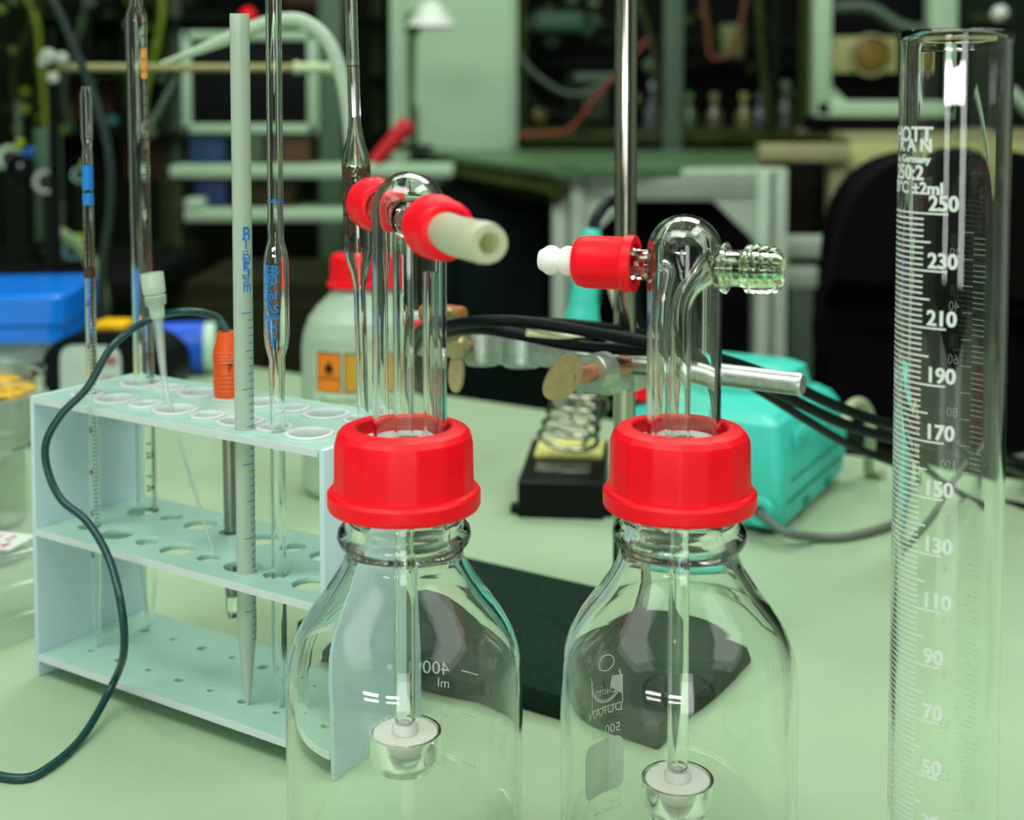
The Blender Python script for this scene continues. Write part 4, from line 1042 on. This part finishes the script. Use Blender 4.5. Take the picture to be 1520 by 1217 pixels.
# red bulb over the monitor, pen
rbu = link('red_ball', lathe([(0, 0), (.012, .002), (.017, .012), (.015, .024), (.006, .032), (0, .033)], 24, Matrix.Translation(PY(368, 36, 2.52))), RED, None, 50); tag(rbu, 'small red ball on top of the monitor frame', 'ball')
rt = thing('red_tool', 'red tubular tool sloping behind the brown-printed bulb pipette', 'tool', PY(556, 240, 2.3))
v_ = PY(600, 190, 2.3)-PY(552, 244, 2.3)
link('handle', lathe([(0, 0), (.012, 0), (.013, v_.length*.3), (.016, v_.length*.95), (.015, v_.length*1.08), (.009, v_.length*1.08), (.009, v_.length)], 24, axis_matrix((0, 0, 0), v_)), mat('dull_red', (205, 40, 45), .4), rt, 40)
link('hollow_end', lathe([(0, v_.length*1.04), (.009, v_.length*1.04)], 24, axis_matrix((0, 0, 0), v_)), PINK, rt)
# hoses
o = link('black_hose', tube(smoothpath([PY(40, -60, 1.25), PY(78, 0, 1.25), PY(110, 70, 1.25), PY(142, 150, 1.25), PY(162, 230, 1.25), PY(163, 310, 1.26), PY(152, 400, 1.28), PY(150, 500, 1.32), PZ(150, 575, .006)], 8), .0042, 12), mat('slate_hose', (38, 54, 50), .4), None, 60)
tag(o, 'slate black hose bowing down behind the leftmost pipette', 'hose')
# horizontal stand with clamp rod
hs2 = thing('cross_rod_stand', 'dark stand carrying a horizontal olive rod at upper left', 'stand', (PY(78, 100, 1.56).x, 1.56, 0))
o_ = hs2.location
RODM = mat('olive_rod', (140, 140, 90), .4, .3)
link('post', lathe([(0, 0), (.006, 0), (.006, PY(0, 40, 1.56).z), (0, PY(0, 40, 1.56).z)], 20), NEARB, hs2, 40)
link('base', BX((0, 0, .006), (.07, .06, .012), .003), NEARB, hs2)
P0 = PY(70, 100, 1.56)-Vector(o_); P1 = PY(500, 101, 1.56)-Vector(o_)
link('cross_rod', tube([P0, P1], .0048, 16), RODM, hs2, 50)
link('end_sleeve', tube([PY(437, 101, 1.555)-Vector(o_), PY(442, 101, 1.555)-Vector(o_), PY(446, 101, 1.555)-Vector(o_), PY(486, 101, 1.555)-Vector(o_), PY(490, 101, 1.555)-Vector(o_), PY(502, 101, 1.555)-Vector(o_)], [.008, .008, .0062, .0062, .009, .008], 20), mat('pale_green_sleeve', (180, 200, 155), .5), hs2, 50)
WK = mat('pale_knob', (150, 165, 145), .4)
for px, py, q in ((72, 84, .009), (92, 86, .007), (79, 115, .007), (64, 92, .006)): link('clamp_knob', lathe([(0, -q), (q, -q*.5), (q, q*.5), (0, q)], 16, axis_matrix(PY(px, py, 1.55)-Vector(o_), (.3, -1, .2))), WK, hs2, 50)
link('diagonal_stay', tube([PY(268, 104, 1.57)-Vector(o_), PY(222, 190, 1.57)-Vector(o_)], .0045, 12), GREYG, hs2, 50)
# optical mounts at far left
OX = [(30, 250, 2.05, 34), (68, 270, 2.0, 28), (66, 375, 2.02, 30), (14, 235, 2.2, 30), (118, 260, 2.12, 18), (108, 372, 2.08, 22)]
LABS = ['black ringed lens mount at the left edge, largest of the lens mounts', 'lens mount with a bright ring just left of the leftmost pipette', 'lowest black lens mount above the blue lid', 'pale lens mount cut by the left edge of the picture', 'small glinting lens mount behind the leftmost pipette', 'small lens mount low behind the leftmost pipette']
TBZ = PY(0, 430, 1.9).z
ot = thing('optical_table', 'dark optical breadboard carrying the lens mounts at far left', 'table', (PY(40, 430, 1.9).x, 1.9, FLOORZ))
link('breadboard', BX((-.12, .34, TBZ-FLOORZ-.02), (.5, .52, .04), .003), NEARB, ot); 
for sx in (-.3, .08): link('leg', BX((sx, .34, (TBZ-FLOORZ-.04)/2), (.05, .05, TBZ-FLOORZ-.04), .003), NEARB, ot)
RINGC = [NEARB, WK, NEARB, PALEG, mat('sea_glass', (120, 160, 145), .3), mat('teal_ring', (60, 130, 140), .3)]
for (px, py, Y, rp), lb, rm in zip(OX, LABS, RINGC):
    p = PY(px, py, Y); r = PW(rp, Y)/1.6
    t_ = thing('lens_mount', lb, 'lens mount', (p.x, p.y, TBZ), random.uniform(-.5, .5), 'lens mounts on the breadboard')
    link('post', lathe([(0, 0), (.006, 0), (.006, p.z-TBZ-r), (0, p.z-TBZ-r)], 16), DARKG, t_, 40)
    link('mount_ring', lathe([(r*.62, -.008), (r, -.008), (r*1.04, -.004), (r*1.04, .006), (r, .01), (r*.66, .01)], 32, axis_matrix((0, 0, p.z-TBZ), (.1, -1, .1)), closed=True), rm, t_, 40)
    link('lens', lathe([(0, .004), (r*.4, .002), (r*.64, -.002), (r*.64, -.005), (0, -.005)], 28, axis_matrix((0, 0, p.z-TBZ), (.1, -1, .1))), mat('lens_glass', (10, 20, 18), .05, coat=1), t_, 40)
    link('thumbscrew', lathe([(0, 0), (.007, 0), (.007, .012), (0, .013)], 16, axis_matrix((r*.7, -.012, p.z-TBZ+r*.9), (.3, -.4, 1))), mat('screw_blue', (10, 90, 170), .4) if rm in (NEARB, WK) else mat('screw_lime', (140, 170, 30), .4), t_, 40)
for x0, y0, x1, y1, Y, m_, lb in ((22, 150, 34, 420, 2.3, GREYG, 'grey green vertical plate among the lens mounts'), (50, 190, 92, 240, 2.28, mat('mount_plate', (60, 92, 66), .5), 'mid green square plate above the lens mounts'), (84, 300, 94, 420, 2.18, GREYG, 'slender grey green bar behind the lens mounts')):
    o = thing('mounting_plate', lb, 'plate', (PY((x0+x1)/2, y1, Y).x, Y, TBZ))
    link('plate', pbox(x0, y0, x1, 428, Y, .012, .001, o.location), m_, o); link('foot', BX((0, .006, .003), (PW(x1-x0, Y)+.02, .03, .006), .001), NEARB, o)
# silver strap and arch by the meter
o = link('arched_band', tube(smoothpath([PY(86, 345, 1.7), PY(112, 362, 1.7), PY(138, 395, 1.7), PY(152, 440, 1.7), PY(150, 480, 1.72), PY(135, 540, 1.74)], 8), .009, 10), mat('green_band', (96, 124, 76), .5), None, 60); tag(o, 'dull green arched band behind the two leftmost pipettes', 'band')
# shelving at the upper right of centre
sh = thing('glassware_shelf', 'dark shelving with pale uprights full of cables and small flasks', 'shelf', (PY(985, 200, 3.0).x, 3.0, FLOORZ))
o_ = sh.location
SHZ = PY(0, 192, 3.0).z
link('deck', pbox(774, 192, 1330, 214, 3.0, .5, .003, o_), OLIVE, sh)
link('upright', BX((PY(1000, 0, 2.99).x-o_.x, 0, 1.3), (PW(29, 3), .04, 2.5), .003), GREYG, sh)
link('upright', BX((PY(1198, 0, 2.99).x-o_.x, 0, 1.3), (PW(20, 3), .04, 2.5), .003), OLIVE, sh)
link('upright', BX((PY(1150, 0, 3.2).x-o_.x, .2, 1.3), (PW(14, 3), .04, 2.5), .003), DARKG, sh)
link('upright', BX((PY(776, 0, 3.2).x-o_.x, .2, 1.3), (PW(12, 3), .04, 2.5), .003), OLIVE, sh)
for y, dp in ((55, 3.3), (88, 3.35)): link('crossbar', pbox(800, y, 1200, y+10, dp, .04, .002, o_), DARKG, sh)
link('back_panel', BX((.33, .42, 1.3), (1.26, .02, 2.5), .003), NEARB, sh)
link('crossbar', pbox(845, 108, 920, 122, 3.05, .04, .002, o_), GREYG, sh)
link('crossbar', pbox(842, 108, 854, 190, 3.05, .04, .002, o_), DARKG, sh)
random.seed(11)
for k in range(26):
    px, py = random.uniform(785, 1185), random.uniform(0, 175)
    p_ = PY(px, py, 3.25)-Vector(o_); q = random.uniform(.008, .022)
    link('fitting', lathe([(0, -.03), (q*.6, -.03), (q, -.01), (q*.9, .01), (0, .014)], 14, axis_matrix(p_, (random.uniform(-.7, .7), -1, random.uniform(-.8, .8)))), [GREYG, OLIVE, DARKG, mat('brass_fitting', (96, 84, 36), .4, .4), GREYG, mat('moss_fitting', (60, 88, 40), .5)][k % 6], sh, 50)
flc = [((170, 190, 200), 970, 'bluish small flask right of the steel rod on the dark shelf'), ((110, 160, 90), 1022, 'green small flask just right of the pale upright on the dark shelf'), ((170, 180, 90), 1104, 'yellow-green small flask in the middle of the dark shelf'), ((120, 150, 120), 1166, 'grey-green tall vial near the olive upright on the dark shelf'), ((150, 140, 90), 1060, 'dim olive small flask between the green and yellow-green ones'), ((90, 120, 130), 1128, 'slate small flask beside the yellow-green one')]
for c, px, lb in flc:
    o = thing('small_flask', lb, 'flask', (PY(px, 192, 3.02).x, 3.02, SHZ), 0, 'small flasks on the dark shelf')
    h = .075 if px not in (1166, 970) else .10
    link('body', lathe([(0, 0), (.020, 0), (.022, .004), (.022, h*.4), (.008, h*.72), (.008, h*.9), (0, h*.9)], 24), mat('flask_%d' % px, tuple(int(q*.6) for q in c), .2, trans=.4), o, 50)
    link('stopper', lathe([(0, h*.9), (.010, h*.9), (.011, h*1.1), (0, h*1.12)], 16), mat('stopper_%d' % px, tuple(int(x*.8) for x in c), .4), o, 50)
def wires(pts, r, m, lb):
    o = link('loose_cable', tube(smoothpath(pts, 8), r, 8), m, None, 60); tag(o, lb, 'cable')
OC = mat('orange_cable', (120, 40, 20), .5)
wires([PY(768, 202, 2.95), PY(800, 199, 2.95), PY(845, 192, 2.95), PY(880, 150, 2.95), PY(915, 110, 2.95), PY(960, 60, 2.98)], .005, OC, 'orange cable climbing across the dark shelving towards the steel rod')
wires([PY(768, 80, 3.0), PY(800, 115, 3.0), PY(850, 140, 3.0), PY(910, 120, 3.0)], .006, GREYG, 'grey green cable sagging across the dark shelving')
wires([PY(768, 100, 3.02), PY(790, 150, 3.0), PY(830, 170, 3.0), PY(880, 188, 2.98)], .005, DARKG, 'dark green cable sagging low on the dark shelving')
wires([PY(940, -20, 3.0), PY(960, 40, 3.0), PY(975, 110, 3.0), PY(972, 188, 3.0)], .007, OLIVE, 'olive cable hanging right of the steel rod')
wires([PY(1040, -20, 3.0), PY(1050, 40, 3.0), PY(1056, 85, 3.0), PY(1090, 70, 3.0), PY(1110, -20, 3.0)], .006, mat('rust_cable', (96, 56, 22), .5), 'rust brown cable looping in the middle of the dark shelving')
wires([PY(1125, -20, 3.0), PY(1130, 60, 3.0), PY(1140, 185, 3.0)], .010, OLIVE, 'thick olive cable hanging near the tall vial')
for x0, y0, x1, y1, Y, c, lb in ((1070, 35, 1105, 88, 3.15, (80, 90, 50), 'dim olive instrument box hanging behind the shelf cables'), (790, 15, 870, 48, 3.2, (30, 60, 40), 'dark green instrument box high behind the sagging cable'), (860, 130, 905, 182, 3.2, (34, 48, 28), 'dark instrument box beside the orange cable')):
    o = thing('instrument_box', lb, 'box', (PY((x0+x1)/2, y1, Y).x, Y, PY(0, y1, Y).z))
    link('case', pbox(x0, y0, x1, y1, Y, .08, .004, o.location), mat('case_%d' % x0, c, .5, var=.3), o); link('front_panel', pbox(x0+5, y0+5, x1-5, y1-5, Y-.004, .01, .002, o.location), mat('panel_%d' % x0, tuple(int(q*1.3) for q in c), .5), o)
    if y1 < 180: link('bracket', BX((0, .15, .02), (.02, .2, .02), .002), DARKG, o)
# framed instrument at upper right
fi = thing('framed_instrument', 'instrument in a pale frame with a beige plate and amber disc', 'instrument', (PY(1290, 180, 2.6).x, 2.6, PY(1290, 196, 2.6).z))
o_ = fi.location
bm = pbox(1212, -120, 1234, 172, 2.6, .05, .004, o_); pbox(1212, 150, 1420, 174, 2.6, .05, .004, o_, bm); pbox(1385, -120, 1420, 172, 2.6, .05, .004, o_, bm)
link('frame', bm, PALEG, fi)
P0 = PY(1234, 150, 2.61)-Vector(o_)
link('corner_fillet', prism([(0, 0), (.03, 0), (0, .03)], .03, Matrix.Translation((P0.x, .04, P0.z)) @ Matrix.Rotation(PI/2, 4, 'X')), PALEG, fi, 0)
link('back_panel', pbox(1230, -120, 1392, 152, 2.7, .02, .002, o_), NEARB, fi)
link('plate', pbox(1236, 54, 1332, 108, 2.66, .015, .002, o_), CREAMY, fi)
link('amber_disc', lathe([(0, 0), (PW(26, 2.6), 0), (PW(27, 2.6), -.006), (PW(18, 2.6), -.014), (0, -.016)], 36, axis_matrix(PY(1292, 82, 2.65)-Vector(o_), (0, 1, 0))), mat('amber_disc', (110, 88, 20), .4, var=.3, scale=60), fi, 40)
link('disc_rim', lathe([(PW(27, 2.6), 0), (PW(33, 2.6), 0), (PW(32, 2.6), -.01), (PW(28, 2.6), -.012)], 36, axis_matrix(PY(1292, 82, 2.65)-Vector(o_), (0, 1, 0)), closed=True), BEIGE, fi, 40)
link('pipe', tube(smoothpath([PY(1236, 12, 2.64)-Vector(o_), PY(1290, 12, 2.63)-Vector(o_), PY(1340, 40, 2.62)-Vector(o_), PY(1380, 45, 2.62)-Vector(o_)], 6), .012, 12), GREYG, fi, 50)
link('foot', pbox(1225, 174, 1410, 196, 2.62, .2, .003, o_), NEARB, fi)
o = link('pale_bulb', lathe([(0, -.016), (.014, -.01), (.018, 0), (.014, .01), (0, .016)], 20, axis_matrix(PY(1484, 20, 2.6), (.5, -.3, -.8))), WLAMP, None, 50); tag(o, 'small pale bulb hanging above the right rim of the measuring cylinder', 'bulb'); b_ = PY(1484, 20, 2.6); q_ = link('flex', tube([b_+Vector((0, 0, .012)), Vector((b_.x, b_.y, 2.15))], .002, 8), BLACKR, o)
fp_ = thing('flood_panel', 'olive machine panel behind the measuring cylinder rim at the right edge', 'panel', (PY(1480, 100, 3.0).x, 3.0, PY(0, 196, 3.0).z))
link('sheet', pbox(1430, -120, 1560, 196, 3.0, .03, .003, fp_.location), DARKG, fp_); link('rib', pbox(1440, 20, 1500, 34, 2.98, .02, .002, fp_.location), OLIVE, fp_)
o = link('white_conduit', tube([PY(1500, 135, 2.4), PY(1545, 185, 2.4), PY(1600, 240, 2.4)], .012, 12), PALEG, None, 50); tag(o, 'pale conduit sloping down at the right edge behind the measuring cylinder', 'conduit')
# black chair
ch = thing('office_chair', 'black padded office chair with rounded back beyond the bench at right', 'chair', (PY(1400, 500, 1.5).x, 1.55, FLOORZ))
BLACKF = mat('black_fabric', (6, 7, 6), .95, var=.3, scale=300, bump=.3, spec=.1)
cx = PY(1400, 450, 1.45)
hw = PW(203, 1.45); ht = PW(232, 1.45)
pl = oval(2*hw, 2*ht, 60, 2.7)
Mc = Matrix.Translation((0, -.06, cx.z-FLOORZ)) @ Matrix.Rotation(PI/2, 4, 'X')
bm = prism(pl, .06, Mc)
bmesh.ops.bevel(bm, geom=[e for e in bm.edges if len(e.link_faces) == 2 and e.calc_face_angle(0) > 1.2], offset=.02, segments=3, affect='EDGES')
link('backrest', bm, BLACKF, ch, 50)
bm = bmesh.new(); loft(bm, [rrect(-.23, -.22, .23, .22, .40, .08), rrect(-.25, -.24, .25, .24, .43, .09), rrect(-.24, -.23, .24, .23, .48, .09)])
for v in bm.verts: v.co.y += .22
link('seat', bm, BLACKF, ch, 40)
link('back_bar', BX((0, .02, .58), (.06, .02, .36), .006), BLACKP, ch); link('gas_column', lathe([(0, .08), (.03, .08), (.028, .40), (0, .40)], 24, Matrix.Translation((0, .22, 0))), CHROME, ch, 40)
for k in range(5):
    a = 2*PI*k/5
    link('base_leg', tube([Vector((0, .22, .10)), Vector((.27*math.cos(a), .22+.27*math.sin(a), .06))], [.022, .014], 10), BLACKP, ch, 50)
    link('castor', lathe([(0, -.012), (.028, -.012), (.03, 0), (.028, .012), (0, .012)], 20, axis_matrix((.28*math.cos(a), .22+.28*math.sin(a), .031), (-math.sin(a), math.cos(a), 0))), BLACKP, ch, 50)
# made-up dark blocks: the gloom beyond the bench edge is put into their colour
for x0, x1, Y, z1, m_, lb in ((270, 530, 2.0, PY(0, 420, 2.0).z, mat('gloom_olive', (30, 34, 12), .8, var=.4, scale=8), 'dark olive block standing in for gloom low behind the tall pipettes'), (540, 815, 2.5, PY(0, 285, 2.5).z, mat('gloom_green', (14, 30, 24), .7, var=.4, scale=6), 'dark green block standing in for gloom under the profile table, left of its leg'), (860, 1125, 2.6, PY(0, 300, 2.6).z, NEARB, 'black block standing in for gloom framed by the profile table legs'), (1172, 1262, 2.66, PY(0, 245, 2.66).z, mat('gloom_brown', (16, 14, 8), .8, var=.5, scale=10), 'dark brown block standing in for gloom behind the short profile frame'), (150, 245, 2.56, PY(0, 385, 2.56).z, mat('gloom_olive2', (40, 46, 18), .8, var=.4, scale=8), 'dim olive block standing in for gloom behind the thick graduated pipette')):
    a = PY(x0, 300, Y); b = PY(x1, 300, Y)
    o = thing('gloom_block', lb, 'gloom block', ((a.x+b.x)/2, Y, FLOORZ), 0)
    link('block_core', BX((0, .16, (z1-FLOORZ)/2), (b.x-a.x, .3, z1-FLOORZ), .004), m_, o)
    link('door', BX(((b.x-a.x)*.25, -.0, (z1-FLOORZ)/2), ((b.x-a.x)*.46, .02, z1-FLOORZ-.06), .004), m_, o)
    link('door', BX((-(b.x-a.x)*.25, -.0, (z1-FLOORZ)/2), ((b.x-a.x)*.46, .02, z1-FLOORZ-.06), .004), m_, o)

# ------------------------------------------------------------------ pieces of parts
def under(parent, *names):
    root = parent.parent
    for c in list(root.children):
        if c is not parent and c.name.split('.')[0] in names and c.parent is root:
            c.parent = parent
def part(root, name): return [c for c in root.children if c.name.split('.')[0] == name][0]
under(part(wb, 'paper_label'), 'label_border', 'hazard_square', 'hazard_caption', 'flame_symbol', 'label_text')
under(part(cbt, 'door'), 'handle')
under(part(b1, 'dip_tube'), 'frit_disc', 'frit_cup', 'frit_socket'); under(part(b2, 'dip_tube'), 'frit_disc', 'frit_cup', 'frit_socket')
under(part(so, 'grip'), 'grip_flat'); under(part(ss, 'cable_socket'), 'socket_bore'); under(part(tbl, 'front_beam'), 'beam_groove')
under(part(el, 'orange_head'), 'printed_digit'); under(part(fi, 'plate'), 'amber_disc', 'disc_rim'); under(part(it, 'face_plate'), 'red_mark')
for o in bpy.data.objects:
    if '_fa' in o.keys(): del o['_fa']
